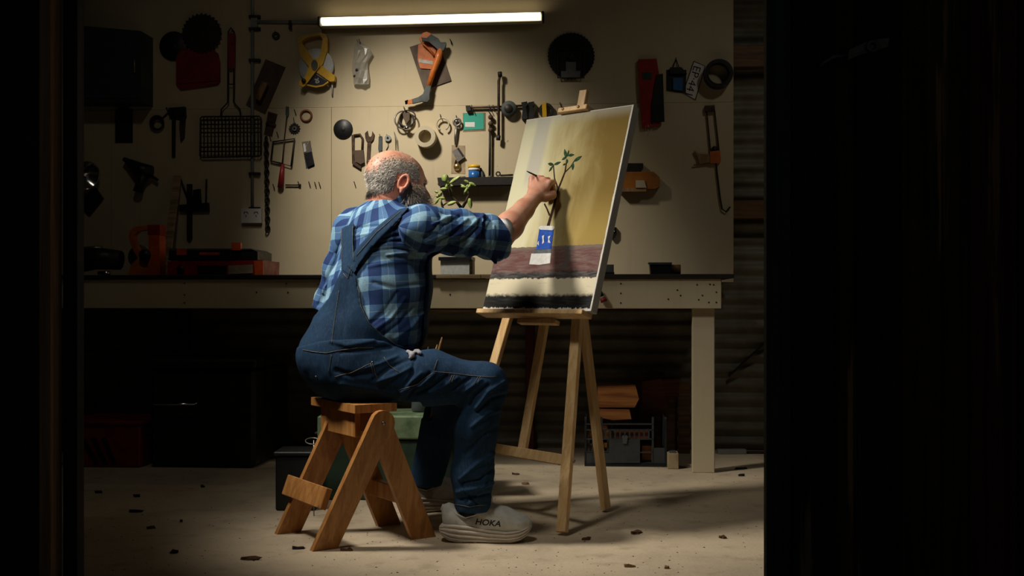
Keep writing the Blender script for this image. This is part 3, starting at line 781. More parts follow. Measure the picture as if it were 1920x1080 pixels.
for q_, rad in ((hp(-0.002, 0.082, -0.016), 0.040), (hp(-0.002, -0.082, -0.016), 0.040), (c7 + UP * 0.03, 0.085), (hp(0.115, 0, -0.025), 0.03), (hd(0.10, 0, -0.01), 0.035), (elR, 0.06)):
    fls = np.maximum(fls, np.exp(-(np.linalg.norm(v - np.array(q_), axis=1) / rad) ** 2))
person = obj_from('person', v, fc, m_skin, None, {'flush': np.stack([fls] * 3, 1)})
org = Vector((P0.x, P0.y, 0.0))
person.data.transform(Matrix.Translation(-org)); person.location = org
bpy.context.view_layer.update()
tag(person, 'seated bearded man in blue plaid shirt and denim overalls painting with raised right arm', 'person')
body_bvh = BVHTree.FromPolygons([tuple(p) for p in v], fc)

# ---------------------------------------------------------------- shirt
def plaid():
    t = NT('blue_plaid')
    a = t.node('ShaderNodeAttribute', 1, {'attribute_name': 'weave'})
    sep = t.n.new('ShaderNodeSeparateXYZ'); t.t.links.new(a, sep.inputs[0])
    co = t.coord(); wob = t.noise(co, 14, 2); 
    P = 0.094
    def band(s_, off):
        x = t.math('ADD', t.math('DIVIDE', s_, P), off); x = t.math('ADD', x, t.math('MULTIPLY', t.math('SUBTRACT', wob, 0.5), 0.10))
        fr_ = t.math('FRACT', x); tri = t.math('ABSOLUTE', t.math('SUBTRACT', fr_, 0.5))
        light = t.ramp(tri, 0.255, 0.235); line = t.ramp(tri, 0.020, 0.010); return light, line
    lu, tu = band(sep.outputs[0], 0.0); lv, tv = band(sep.outputs[1], 0.0)
    s_ = t.math('ADD', lu, lv)
    mott = t.noise(co, 260, 2); big = t.noise(co, 7, 3)
    c0 = t.mix(t.ramp(big, 0.3, 0.7), (0.016, 0.034, 0.115), (0.022, 0.052, 0.150))
    c1 = t.mix(t.ramp(big, 0.3, 0.7), (0.060, 0.130, 0.270), (0.075, 0.165, 0.310))
    c2 = t.mix(t.ramp(big, 0.3, 0.7), (0.200, 0.360, 0.480), (0.240, 0.410, 0.520))
    col = t.mix(t.ramp(s_, 0.2, 0.8), c0, c1); col = t.mix(t.ramp(s_, 1.2, 1.8), col, c2)
    col = t.mix(t.math('MULTIPLY', t.math('MAXIMUM', tu, tv), 0.30), col, (0.42, 0.48, 0.46))
    col = t.mix(t.math('MULTIPLY', t.ramp(mott, 0.4, 0.7), 0.22), col, (0.010, 0.02, 0.06))
    t.bump(mott, 0.2, 0.0008)
    return t.done(col, 0.85, 0, 0.15)
m_plaid = plaid()
m_cuff = M('white_cuff_lining', (0.60, 0.61, 0.63), rough=0.9, var=0.12)
def torso_field(lo, hi, h, off=0.0):
    q = Field(lo, hi, h)
    q.ell(P0 + UP * 0.0, (0.185 + off, 0.165 + off, 0.12 + off), FR, 0)
    q.ell(P0 - fwd * 0.050 + UP * 0.055, (0.160 + off, 0.150 + off, 0.105 + off), FR, 0.06)
    q.ell(P1, (0.190 + off, 0.185 + off, 0.15 + off), FR, 0.06); q.ell(P2, (0.190 + off, 0.170 + off, 0.15 + off), FR, 0.06)
    q.ell(P3 - fwd * 0.015, (0.185 + off, 0.140 + off, 0.125 + off), FR, 0.06)
    q.cone(shL, shR - fwd * 0.01, 0.068 + off, 0.070 + off, 0.06)
    q.cone(c7 - UP * 0.055 - fwd * 0.02, c7 - UP * 0.015, 0.090 + off, 0.062 + off, 0.05)
    q.cone(shR, shR.lerp(elR, 0.15), 0.068 + off, 0.058 + off, 0.05); q.cone(shL, shL.lerp(elL, 0.22), 0.070 + off, 0.066 + off, 0.05)
    return q
lo_, hi_ = (-0.86, 3.45, 0.42), (-0.05, 4.35, 1.24)
tf = torso_field(lo_, hi_, 0.0042)
tf.cone(c7 + UP * 0.01 + fwd * 0.02, hp(-0.02, 0, -0.04), 0.060, 0.062, 0.005, 'sub')
v, fc = tf.mesh(); v = relax(v, fc, 3)
back_lines = [([(662, 428), (690, 424), (722, 421), (745, 418)], -5, 3), ([(668, 442), (700, 437), (735, 432)], 4, 3), ([(722, 446), (750, 440), (775, 438), (790, 436)], -6, 3), ([(705, 456), (735, 452), (770, 452), (792, 450)], -6, 3), ([(700, 470), (740, 466), (785, 470)], -5, 3), ([(725, 478), (760, 474), (800, 486)], 5, 3),
              ([(700, 441), (740, 436), (780, 430)], 4, 3), ([(690, 500), (730, 492), (770, 490), (800, 498)], 3, 5), ([(700, 530), (740, 540), (790, 532)], -3, 5), ([(785, 400), (792, 430), (800, 470), (806, 495)], -5, 3),
              ([(690, 610), (720, 585), (745, 548)], -5, 5), ([(700, 620), (732, 598), (758, 560)], 5, 5), ([(720, 628), (752, 604), (775, 572)], -5, 5), ([(740, 634), (772, 612), (792, 586)], 5, 5), ([(760, 640), (795, 615), (808, 590)], -4, 5),
              ([(640, 450), (628, 490), (622, 520)], -6, 4), ([(655, 460), (646, 490)], 5, 4), ([(612, 505), (606, 540), (600, 575)], 5, 4)]
v = folds(v, fc, [(p_, m_ * 1.1, w_ * 0.9) for p_, m_, w_ in back_lines])
nn = vnormals(v, fc); v = v + nn * (vnoise(v, 16, 3) * 0.004)[:, None]
def torso_uv(v):
    ax_ = np.array(P3 - P1); ax_ /= np.linalg.norm(ax_); d = v - np.array(P2)
    a = np.arctan2(d @ np.array(rgt), -(d @ np.array(fwd)))      # 0 at the spine, + towards his right
    return np.stack([a * 0.185 + 0.012 + (d @ ax_) * 0.06, d @ ax_ + 0.010 - 0.05 * a, np.zeros(len(v))], 1)
shirt = bpy.data.objects.new('shirt', None); C.objects.link(shirt); shirt.parent = person; shirt['label'] = 'blue plaid work shirt with rolled sleeves'
bpy.context.view_layer.update()
uvt = torso_uv(v)
so = obj_from('shirt_body', v, fc, m_plaid, shirt, {'weave': uvt})
shirt_bvh = BVHTree.FromPolygons([tuple(p) for p in v], fc)
# sleeves
def sleeve(name, sh, el, r0, r1, end, lines, rot, extra=None, tilt=0.0):
    d = (el - sh).normalized(); e1 = sh + (el - sh) * end
    q = Field(np.minimum(sh, el) - 0.17, np.maximum(sh, el) + 0.17, 0.0038)
    q.cone(sh - d * 0.02, sh.lerp(e1, 0.5), r0, (r0 + r1) / 2 - 0.002, 0); q.cone(sh.lerp(e1, 0.5), e1, (r0 + r1) / 2 - 0.002, r1, 0.03)
    q.cone(e1 - d * 0.035, e1 - d * 0.004, r1 + 0.007, r1 + 0.009, 0.004)
    if extra: extra(q)
    q.cone(e1 - d * 0.012, e1 + d * 0.12, r1 - 0.010, r1 + 0.01, 0.004, 'sub')
    dd = np.array(d); ee = np.array(e1)
    q.put(q.lo, q.lo + q.h * q.n, lambda X, Y, Z: (X - ee[0]) * dd[0] + (Y - ee[1]) * dd[1] + (Z - ee[2]) * dd[2] + tilt * (Z - ee[2]) - 0.004, 0, 'cut')
    v, fc = q.mesh(); v = relax(v, fc, 3); v = folds(v, fc, [(p_, m_ * 1.2, w_) for p_, m_, w_ in lines])
    n_ = vnormals(v, fc); rel = v - np.array(sh); t_ = rel @ dd
    v = v + n_ * (vnoise(v, 22, 5) * 0.005 + np.sin(t_ * 60 + vnoise(v, 9, 8) * 5) * 0.0035 * np.clip(t_ / 0.1, 0, 1))[:, None]
    x = np.array(d.cross(UP).normalized()); y = np.cross(dd, x)
    a = np.arctan2(rel @ x, rel @ y) + rot
    o = obj_from(name, v, fc, m_plaid, shirt, {'weave': np.stack([a * (r0 + r1) * 0.62, t_ + 0.02 * np.sin(a), np.zeros(len(v))], 1)})
    return o, e1, d
slines = [([(800, 470), (830, 450), (868, 436), (905, 404)], 6, 4), ([(805, 482), (845, 462), (885, 440), (915, 410)], -6, 4), ([(795, 445), (830, 425), (862, 405)], -6, 4), ([(798, 455), (840, 436), (875, 412)], 5, 4),
          ([(850, 475), (880, 458), (900, 430), (905, 408)], 6, 4), ([(868, 478), (893, 460), (906, 435)], -6, 4), ([(893, 478), (896, 450), (905, 415)], 6, 4), ([(812, 420), (845, 405)], 5, 4), ([(905, 470), (912, 440), (920, 415)], -6, 4), ([(918, 475), (926, 450), (925, 425)], 5, 3), ([(830, 400), (870, 404), (890, 403)], -3, 5)]
def flap(q): q.cone(at(916, 458, 3.87), at(929, 493, 3.875), 0.032, 0.004, 0.010)
_, e1, d = sleeve('sleeve', shR - UP * 0.004, elR, 0.082, 0.071, 0.99, slines, 0.4, flap, 0.42)
lining = MB(); x_ = d.cross(UP).normalized(); y_ = x_.cross(d)
ring0 = []; ring1 = []
for k in range(22):
    a = 2 * math.pi * k / 22; w = 0.062 + 0.002 * math.sin(5 * a); o_ = x_ * math.cos(a) + y_ * math.sin(a)
    ex = 0.004 - 0.42 * (o_ * w).z + 0.046 * max(0.0, math.sin(a + 0.2)) ** 1.2
    ring0.append(e1 + o_ * w + d * (ex - 0.045)); ring1.append(e1 + o_ * (w + 0.008) + d * ex)
vv = ring0 + ring1 + [p_ - (p_ - e1).normalized() * 0.004 for p_ in ring1] + [p_ - (p_ - e1).normalized() * 0.004 for p_ in ring0]
ff = [[r * 22 + k, r * 22 + (k + 1) % 22, (r + 1) % 4 * 22 + (k + 1) % 22, (r + 1) % 4 * 22 + k] for r in range(4) for k in range(22)]
lining.add(vv, ff, True); lo2 = bpy.data.objects.new('cuff_lining', lining.mesh('cuff_lining', m_cuff)); C.objects.link(lo2); lo2.parent = shirt; lo2.matrix_parent_inverse = shirt.matrix_world.inverted()
sleeve('sleeve', shL, elL, 0.074, 0.062, 1.08, [([(636, 470), (618, 520)], -6, 4), ([(628, 500), (606, 550)], 6, 4), ([(612, 540), (596, 570)], -5, 4), ([(618, 560), (600, 585)], 5, 3)], 1.0)
# collar
cf = Field(np.array(c7) - 0.14, np.array(c7) + 0.16, 0.004)
nk0, nk1 = c7 - UP * 0.030 + fwd * 0.026, c7 + UP * 0.045 + fwd * 0.036
cf.cone(nk0, nk1, 0.082, 0.070, 0); cf.cone(nk0 - UP * 0.05, nk1 + UP * 0.08, 0.068, 0.064, 0.004, 'sub')
nv = np.array((nk1 - nk0).normalized() + fwd * 0.30); nv /= np.linalg.norm(nv); n1 = np.array(nk1); n0 = np.array(nk0)
cf.put(cf.lo, cf.lo + cf.h * cf.n, lambda X, Y, Z: np.abs((X - n1[0]) * nv[0] + (Y - n1[1]) * nv[1] + (Z - n1[2]) * nv[2] + 0.028) - 0.034, 0, 'cut')
v, fc = cf.mesh(); v = relax(v, fc, 1)
obj_from('collar', v, fc, m_plaid, shirt, {'weave': torso_uv(v)})

# ---------------------------------------------------------------- overalls
def denim():
    t = NT('denim'); co = t.coord()
    a = t.noise(co, 6, 4, 0.6); b = t.noise(t.coord((1, 1, 0.25)), 190, 3, 0.7); c = t.noise(co, 35, 4)
    col = t.mix(t.ramp(a, 0.35, 0.68), (0.012, 0.036, 0.078), (0.007, 0.022, 0.050))
    col = t.mix(t.math('MULTIPLY', t.ramp(b, 0.45, 0.70), 0.35), col, (0.034, 0.072, 0.120))
    col = t.mix(t.math('MULTIPLY', t.ramp(c, 0.55, 0.75), 0.35), col, (0.024, 0.060, 0.112))
    t.bump(b, 0.25, 0.0008)
    return t.done(col, 0.85, 0, 0.15)
m_denim = denim()
m_thread = M('tan_stitching', (0.17, 0.14, 0.085), rough=0.8, scale=60)
of = torso_field((-0.92, 3.42, 0.06), (0.06, 4.50, 0.86), 0.0042, 0.014)
of.chain([hipR + UP * 0.002, hipR.lerp(knR, 0.55) + UP * 0.004, knR], [0.104, 0.086, 0.071], 0.05)
of.chain([knR, knR.lerp(anR, 0.35) + Vector((-0.012, 0, 0)), knR.lerp(anR, 0.72) + Vector((-0.010, 0, 0)), anR + Vector((0.004, 0, 0.012))], [0.071, 0.067, 0.066, 0.061], 0.03)
of.chain([hipL, knL], [0.110, 0.078], 0.05); of.chain([knL, anL], [0.078, 0.062], 0.03)
for an in (anR, anL):
    z0 = an.z - 0.010
    of.put((an.x - 0.12, an.y - 0.12, an.z - 0.2), (an.x + 0.12, an.y + 0.12, an.z - 0.02), lambda X, Y, Z, z0=z0: np.maximum(z0 - Z, (X - an.x) * 0 - 0.2) + 0 * Y, 0, 'cut')
# keep off the stool seat
of.put((-0.95, 3.4, 0.3), (-0.25, 4.2, 0.50), lambda X, Y, Z: np.where((Z < 0.468) & (Z > 0.36) & (X < -0.30), 0.02, -1.0) + 0 * Y, 0, 'cut')
# waist is open above the belt line: panel and bib go on above it
wl = [(560, 640), (600, 600), (640, 560), (668, 560), (690, 600), (720, 628), (760, 650), (800, 655), (830, 640), (830, 900), (540, 900)]
def wcut(X, Y, Z):
    px = 960 + F * X / Y + 0 * Z; py = HZ - F * (Z - CAM.z) / Y + 0 * X
    return poly_sd(px, py, [(540, 655), (600, 640), (680, 636), (720, 640), (770, 660), (810, 655), (850, 630), (1100, 600), (1100, 1080), (400, 1080), (400, 655)]) * 0.00186
of.put((-0.9, 3.4, 0.55), (0.06, 4.5, 0.86), wcut, 0, 'cut')
v, fc = of.mesh(); v = relax(v, fc, 3)
plines = [([(790, 700), (760, 725), (748, 745)], 5, 4), ([(806, 700), (776, 728), (764, 745)], -6, 4), ([(815, 700), (790, 722), (750, 734)], 6, 3.5), ([(838, 705), (805, 728), (780, 738)], -6, 4), ([(858, 708), (828, 728), (806, 736)], 5, 4), ([(880, 710), (850, 730)], -5, 4), ([(902, 712), (870, 735)], 5, 4), ([(915, 722), (890, 742), (880, 760)], -6, 4),
          ([(945, 715), (915, 735), (893, 765)], 6, 4), ([(950, 740), (920, 748), (895, 772)], -6, 4), ([(948, 765), (915, 775), (885, 800)], 5, 4), ([(935, 800), (905, 815), (875, 850)], -4, 6), ([(925, 850), (895, 870), (860, 900)], 5, 5), ([(925, 880), (900, 898), (866, 905)], -7, 4), ([(925, 905), (893, 915), (858, 922)], 7, 4), ([(920, 925), (893, 930), (860, 935)], -7, 4), ([(912, 890), (900, 925), (880, 945)], 5, 4), ([(858, 900), (872, 925), (895, 945)], -5, 3),
          ([(735, 650), (690, 655), (640, 660)], -5, 5), ([(700, 640), (650, 648), (620, 640)], 5, 5), ([(770, 672), (730, 690), (700, 712)], -5, 5), ([(745, 668), (712, 682), (685, 690)], 4, 4), ([(770, 690), (740, 705), (710, 715)], 5, 5), ([(700, 700), (660, 705), (630, 695)], -5, 6), ([(640, 720), (690, 728), (740, 740)], 4, 6), ([(778, 672), (773, 700), (757, 728)], -5, 4)]
v = folds(v, fc, [(p_, m_ * 1.15, w_) for p_, m_, w_ in plines])
nn = vnormals(v, fc); v = v + nn * (vnoise(v, 10, 7) * 0.004 + vnoise(v, 34, 2) * 0.0012)[:, None]
overalls = bpy.data.objects.new('overalls', None); C.objects.link(overalls); overalls.parent = person; overalls['label'] = 'dark blue denim bib overalls'
bpy.context.view_layer.update()
obj_from('trousers', v, fc, m_denim, overalls)
den_v, den_f = [v], [fc]
def biggest(v, fc):
    par = np.arange(len(v)); fa = np.array(fc)
    for _ in range(400):
        m_ = par[fa].min(1); new = par.copy()
        for k in range(4): np.minimum.at(new, fa[:, k], m_)
        new = new[new]
        if (new == par).all(): break
        par = new
    lab = par[fa[:, 0]]; u, c = np.unique(lab, return_counts=True); keep = fa[lab == u[c.argmax()]]
    idx, inv = np.unique(keep, return_inverse=True)
    return v[idx], [list(map(int, f)) for f in inv.reshape(keep.shape)]
def shell(name, polys, off, near=True, lines=None, lo=lo_, hi=hi_):
    q = torso_field(lo, hi, 0.005, off)
    def fn(X, Y, Z):
        px = 960 + F * X / Y + 0 * Z; py = HZ - F * (Z - CAM.z) / Y + 0 * X
        d = None
        for p_ in polys:
            e = poly_sd(px, py, p_) * 0.00186; d = e if d is None else np.minimum(d, e)
        if near:
            mid = (X - P2.x) * rgt.x + (Y - P2.y) * rgt.y; mf = (X - P2.x) * fwd.x + (Y - P2.y) * fwd.y
            d = np.maximum(d, (mf * 0.6 - mid * 0.8) - 0.05 + 0 * Z)
        return d
    q.put(lo, hi, fn, 0, 'cut')
    inner = torso_field(lo, hi, 0.005, off - 0.020); q.a = np.maximum(q.a, -inner.a)
    v, fc = q.mesh(); v = relax(v, fc, 2); 
    if lines: v = folds(v, fc, lines)
    v = v + vnormals(v, fc) * (vnoise(v, 14, 9) * 0.004)[:, None]
    v, fc = biggest(v, fc)
    den_v.append(v); den_f.append(fc)
    return obj_from(name, v, fc, m_denim, overalls)
shell('back_panel', [[(641, 505), (660, 486), (668, 510), (671, 540), (679, 575), (694, 605), (716, 628), (745, 645), (775, 655), (815, 650), (830, 662), (800, 680), (535, 690), (535, 650), (562, 618), (594, 588), (620, 555), (632, 525)]], 0.010, True,
      [([(640, 520), (632, 580), (624, 640)], 3, 4), ([(655, 520), (648, 590), (640, 640)], -2, 5)])
shell('strap', [[(640, 428), (664, 416), (663, 455), (667, 495), (660, 520), (640, 508), (640, 470)]], 0.012, True)
shell('strap', [[(748, 392), (768, 388), (742, 420), (706, 455), (680, 488), (664, 514), (650, 498), (664, 470), (700, 432)]], 0.016, True)
# bib on the chest: belly side, rising at the far right of the torso
bq = torso_field(lo_, hi_, 0.006, 0.010)
bq.put(lo_, hi_, lambda X, Y, Z: np.maximum(np.maximum(0.085 - ((X - P2.x) * fwd.x + (Y - P2.y) * fwd.y), Z - (P3.z + 0.02)), P0.z - 0.02 - Z), 0, 'cut')
v, fc = bq.mesh(); v = relax(v, fc, 2); obj_from('bib', v, fc, m_denim, overalls)
# seams, pockets and buttons lie on the cloth
allv = np.concatenate(den_v); allf = []; o_ = 0
for a, b in zip(den_v, den_f): allf += [[i + o_ for i in q] for q in b]; o_ += len(a)
den_bvh = BVHTree.FromPolygons([tuple(p) for p in allv], allf)
def onto(px, py, lift=0.0016, bvh=None):
    h = (bvh or den_bvh).ray_cast(CAM, ray(px, py).normalized())
    return h[0] + h[1] * lift if h[0] is not None else None
def seam(pts, r=0.0009, name='stitching', mat=None, step=5):
    q = []
    for (x0, y0), (x1, y1) in zip(pts[:-1], pts[1:]):
        n_ = max(1, int(math.hypot(x1 - x0, y1 - y0) / step))
        q += [onto(x0 + (x1 - x0) * k / n_, y0 + (y1 - y0) * k / n_) for k in range(n_)]
    q.append(onto(*pts[-1])); q = [p_ for p_ in q if p_ is not None]
    ok = [q[0]]
    for p_ in q[1:]:
        if (p_ - ok[-1]).length < 0.05: ok.append(p_)
    if len(ok) < 2: return
    mb = MB(); mb.tube(ok, r, 5); o = bpy.data.objects.new(name, mb.mesh(name, mat or m_thread)); C.objects.link(o)
    o.parent = overalls; o.matrix_parent_inverse = overalls.matrix_world.inverted(); return o
for pts in ([(568, 656), (590, 660), (612, 662), (640, 656), (670, 652), (700, 651)],
            [(667, 512), (670, 540), (677, 575), (692, 606), (716, 630), (740, 645)],
            [(640, 508), (652, 522), (660, 500)], [(641, 430), (642, 470), (641, 505)], [(662, 425), (661, 455), (664, 490)], [(752, 396), (706, 436), (668, 480)], [(764, 394), (722, 442), (690, 478), (668, 506)],
            [(636, 545), (628, 600), (622, 645)], [(622, 665), (616, 700)],
            [(628, 706), (660, 698), (690, 684), (698, 680)], [(698, 680), (704, 700), (708, 712)], [(695, 682), (700, 702)], [(720, 670), (730, 685), (748, 698)],
            [(815, 697), (850, 700), (880, 704), (915, 707), (930, 706)], [(748, 732), (780, 722), (812, 700)], [(820, 675), (813, 695)], [(848, 703), (843, 716)], [(852, 703), (847, 717)], [(897, 706), (890, 720)], [(901, 706), (895, 720)],
            [(940, 780), (932, 840), (925, 880)], [(852, 945), (880, 950), (912, 946)]):
    seam(pts)
for px, py in ((698, 679), (593, 706)):
    p_ = onto(px, py, 0.001)
    if p_ is not None:
        mb = MB(); mb.ball(p_, 0.0032, 8, 6); o = bpy.data.objects.new('rivet', mb.mesh('rivet', m_steel)); C.objects.link(o); o.parent = overalls; o.matrix_parent_inverse = overalls.matrix_world.inverted()
# rag in the side pocket
rg = Field(np.array(at(777, 664, 3.72)) - 0.07, np.array(at(777, 664, 3.72)) + 0.07, 0.004)
for (x0, y0), (x1, y1) in (((765, 660), (776, 668)), ((770, 666), (784, 660)), ((780, 660), (789, 665)), ((774, 668), (771, 674))):
    a, b = onto(x0, y0, 0.004), onto(x1, y1, 0.006)
    if a and b and (a - b).length < 0.08: rg.cone(a, b, 0.007, 0.006, 0.006)
if (rg.a < 0).any():
    v, fc = rg.mesh(); v = v + vnormals(v, fc) * (vnoise(v, 90, 1) * 0.003)[:, None]; obj_from('pocket_rag', v, fc, M('grey_rag', (0.30, 0.30, 0.32), rough=0.9), overalls)

# ---------------------------------------------------------------- shoes
m_upper = M('pale_grey_mesh_upper', (0.50, 0.50, 0.46), rough=0.85, var=0.18, scale=30, bscale=500, bump=0.4)
m_sole = M('off_white_foam_sole', (0.58, 0.52, 0.44), rough=0.75, var=0.15, scale=25)
m_print = M('black_print', (0.012, 0.013, 0.016), rough=0.6)
m_tread = M('dark_tread', (0.05, 0.045, 0.04), rough=0.8)
YS = 3.70                                        # near side of the shoe
def sx(px): return (px - 822) * YS / F           # local x from the heel
def sz(py): return CAM.z - (py - HZ) * YS / F
def interp(tab, t): return float(np.interp(t, [p_[0] for p_ in tab], [p_[1] for p_ in tab]))
z0 = sz(1017.5)
botp = [(822, 998), (828, 1006), (842, 1014), (862, 1017.3), (905, 1017.5), (955, 1017), (975, 1013), (988, 1005), (996, 995), (998, 991)]
topp = [(822, 990), (832, 983), (850, 983), (880, 986), (915, 993), (950, 996), (975, 993), (990, 988), (998, 986)]
widp = [(822, 0.016), (826, 0.028), (836, 0.038), (860, 0.043), (900, 0.042), (940, 0.050), (965, 0.051), (982, 0.041), (992, 0.027), (998, 0.010)]
shoe = bpy.data.objects.new('shoe', None); C.objects.link(shoe); shoe.parent = person; shoe.matrix_parent_inverse = person.matrix_world.inverted()
shoe.location = ((822 - 960) / F * YS, YS + 0.051, 0.0); shoe['label'] = 'pale running shoe with thick ridged sole and black lettering'
bpy.context.view_layer.update()
def shoe_part(name, mb=None, me=None, mat=None):
    me = me or mb.mesh(name, mat); o = bpy.data.objects.new(name, me); C.objects.link(o); o.parent = shoe; return o
mb = MB(); NS, NR = 44, 40; vv = []; ff = []
for i in range(NS):
    px = 822 + (998 - 822) * (i / (NS - 1)); zb_, zt_, w = sz(interp(botp, px)) - z0, sz(interp(topp, px)) - z0, interp(widp, px)
    for k in range(NR):
        if k < 16: f_ = k / 15; y = -1; z_ = zb_ + (zt_ - zb_) * f_
        elif k < 20: f_ = (k - 15) / 5; y = -1 + 2 * f_; z_ = zt_
        elif k < 36: f_ = 1 - (k - 20) / 15; y = 1; z_ = zb_ + (zt_ - zb_) * f_
        else: f_ = 0; y = 1 - 2 * (k - 35) / 5; z_ = zb_
        ridge = 0.0
        if abs(y) == 1:
            fr_ = (z_ - zb_) / max(zt_ - zb_, 1e-4); ridge = -0.0065 * max(0.0, math.cos(fr_ * 2 * math.pi * 3.6 + 0.9)) * (1 if fr_ > 0.22 else 0) - 0.006 * (1 - min(1, fr_ / 0.18)) + 0.004 * fr_ * (1 - fr_) * 4
        vv.append((sx(px), y * (w + ridge), z_))
for i in range(NS - 1): ff += [[i * NR + k, (i + 1) * NR + k, (i + 1) * NR + (k + 1) % NR, i * NR + (k + 1) % NR] for k in range(NR)]
ff += [list(range(NR)), [(NS - 1) * NR + k for k in range(NR - 1, -1, -1)]]
mb.add(vv, ff, True); shoe_part('sole', mb, mat=m_sole)
for a_, b_ in ((866, 888), (893, 922), (927, 955)):
    mb = MB(); mb.box(((sx(a_) + sx(b_)) / 2, 0, 0.0015), (sx(b_) - sx(a_), 0.080, 0.003), bev=0.001); shoe_part('tread', mb, mat=m_tread)
def S(px, py, y=0.0): return Vector((sx(px), y, sz(py) - z0))
uf = Field((-0.02, -0.07, 0.015), (0.33, 0.07, 0.22), 0.0034)
uf.chain([S(848, 978), S(868, 982), S(905, 985)], [0.034, 0.037, 0.040], 0.0)
uf.chain([S(846, 964), S(842, 960)], [0.027, 0.024], 0.03)
uf.chain([S(915, 975), S(945, 982), S(972, 988)], [0.040, 0.043, 0.036], 0.03)
uf.ell(S(972, 985), (0.045, 0.046, 0.028), (Vector((1, 0, 0)), Vector((0, 1, 0)), UP), 0.02)
uf.cone(S(905, 960), S(940, 974), 0.033, 0.034, 0.02)
uf.cone(S(878, 938), S(876, 956), 0.046, 0.034, 0.012, 'sub')
uf.cone(S(905, 950), S(916, 938), 0.020, 0.014, 0.01)
uf.cone(S(838, 954), S(831, 953), 0.014, 0.008, 0.01)
uf.put(uf.lo, uf.lo + uf.h * uf.n, lambda X, Y, Z: (0.036 - Z) + 0 * X + 0 * Y, 0, 'cut')
v, fc = uf.mesh(); v = relax(v, fc, 2)
def pull(v):                       # stay inside the outline of the sole
    w = np.interp(v[:, 0], [sx(p_[0]) for p_ in widp], [p_[1] for p_ in widp]) - 0.001
    v[:, 1] = np.clip(v[:, 1], -w, w); return v
v = pull(v)
me = bpy.data.meshes.new('upper'); me.from_pydata([tuple(p_) for p_ in v], [], fc); me.polygons.foreach_set('use_smooth', [True] * len(fc)); me.materials.append(m_upper)
shoe_part('upper', me=me); up_bvh = BVHTree.FromPolygons([tuple(p_) for p_ in v], fc)
def on_side(px, py, lift=0.0008):
    p_ = S(px, py); h = up_bvh.ray_cast(Vector((p_.x, -0.2, p_.z)), Vector((0, 1, 0)))
    return (h[0] + Vector((0, -lift, 0))) if h[0] is not None else Vector((p_.x, -0.045, p_.z))
tm = text_mesh('HOKA', 0.029, 0.0, 0.0007)
bm = bmesh.new(); bm.from_mesh(tm); bmesh.ops.triangulate(bm, faces=bm.faces[:]); bmesh.ops.subdivide_edges(bm, edges=bm.edges[:], cuts=1); bm.to_mesh(tm); bm.free()
xs_ = [q.co.x for q in tm.vertices]; wid = max(xs_) - min(xs_); ca, sa = math.cos(-0.075), math.sin(-0.075)
for q in tm.vertices:
    x, y = q.co.x * (sx(939) - sx(891)) / wid, q.co.y * 0.92; x += y * 0.22; x, y = x * ca - y * sa, x * sa + y * ca
    c0 = S(915.5, 979); h = up_bvh.ray_cast(Vector((c0.x + x, -0.2, c0.z + y)), Vector((0, 1, 0)))
    yy = h[0].y - 0.0009 if h[0] is not None else -0.045
    q.co = Vector((c0.x + x, yy, c0.z + y))
tm.materials.clear(); tm.materials.append(m_print); shoe_part('lettering', me=tm)
for k in range(6):
    px, py = 916 + k * 6.4, 944 + k * 5.0
    mb = MB(); mb.tube([on_side(px - 3, py + 9, 0.001), S(px, py + 1, -0.016) + Vector((0, 0, 0.002)), S(px + 1, py - 1, 0.0) + Vector((0, 0, 0.003)), S(px, py + 1, 0.016) + Vector((0, 0, 0.002))], 0.0022, 6); shoe_part('lace', mb, mat=m_upper)
mb = MB(); mb.tube([S(836, 952, 0), S(829, 950, 0), S(826, 957, 0), S(830, 965, 0), S(833, 966, 0)], 0.0042, 8); shoe_part('heel_loop', mb, mat=m_upper)
mb = MB(); mb.tube([on_side(846, 955, 0.0), on_side(856, 964, 0.0005), on_side(872, 969, 0.0005), on_side(890, 966, 0.0005), on_side(903, 958, 0.0005)], 0.0028, 8); shoe_part('collar_piping', mb, mat=m_upper)
mb = MB(); mb.tube([S(876, 972, 0), S(880, 925, 0)], [0.030, 0.034], 16); shoe_part('sock', mb, mat=M('dark_sock', (0.02, 0.022, 0.028), rough=0.9))
shoe2 = shoe.copy(); C.objects.link(shoe2); shoe2.parent = person; shoe2.matrix_parent_inverse = person.matrix_world.inverted()
lx_ = Vector((0.90, 0.43, 0)); shoe2.rotation_euler = (0, 0, math.atan2(lx_.y, lx_.x)); shoe2.location = Vector((anL.x, anL.y, 0)) - lx_ * 0.10
shoe2['label'] = 'far shoe half hidden behind the near leg'
for ch in list(shoe.children):
    if ch.name.startswith(('lettering',)): continue
    c_ = ch.copy(); C.objects.link(c_); c_.parent = shoe2

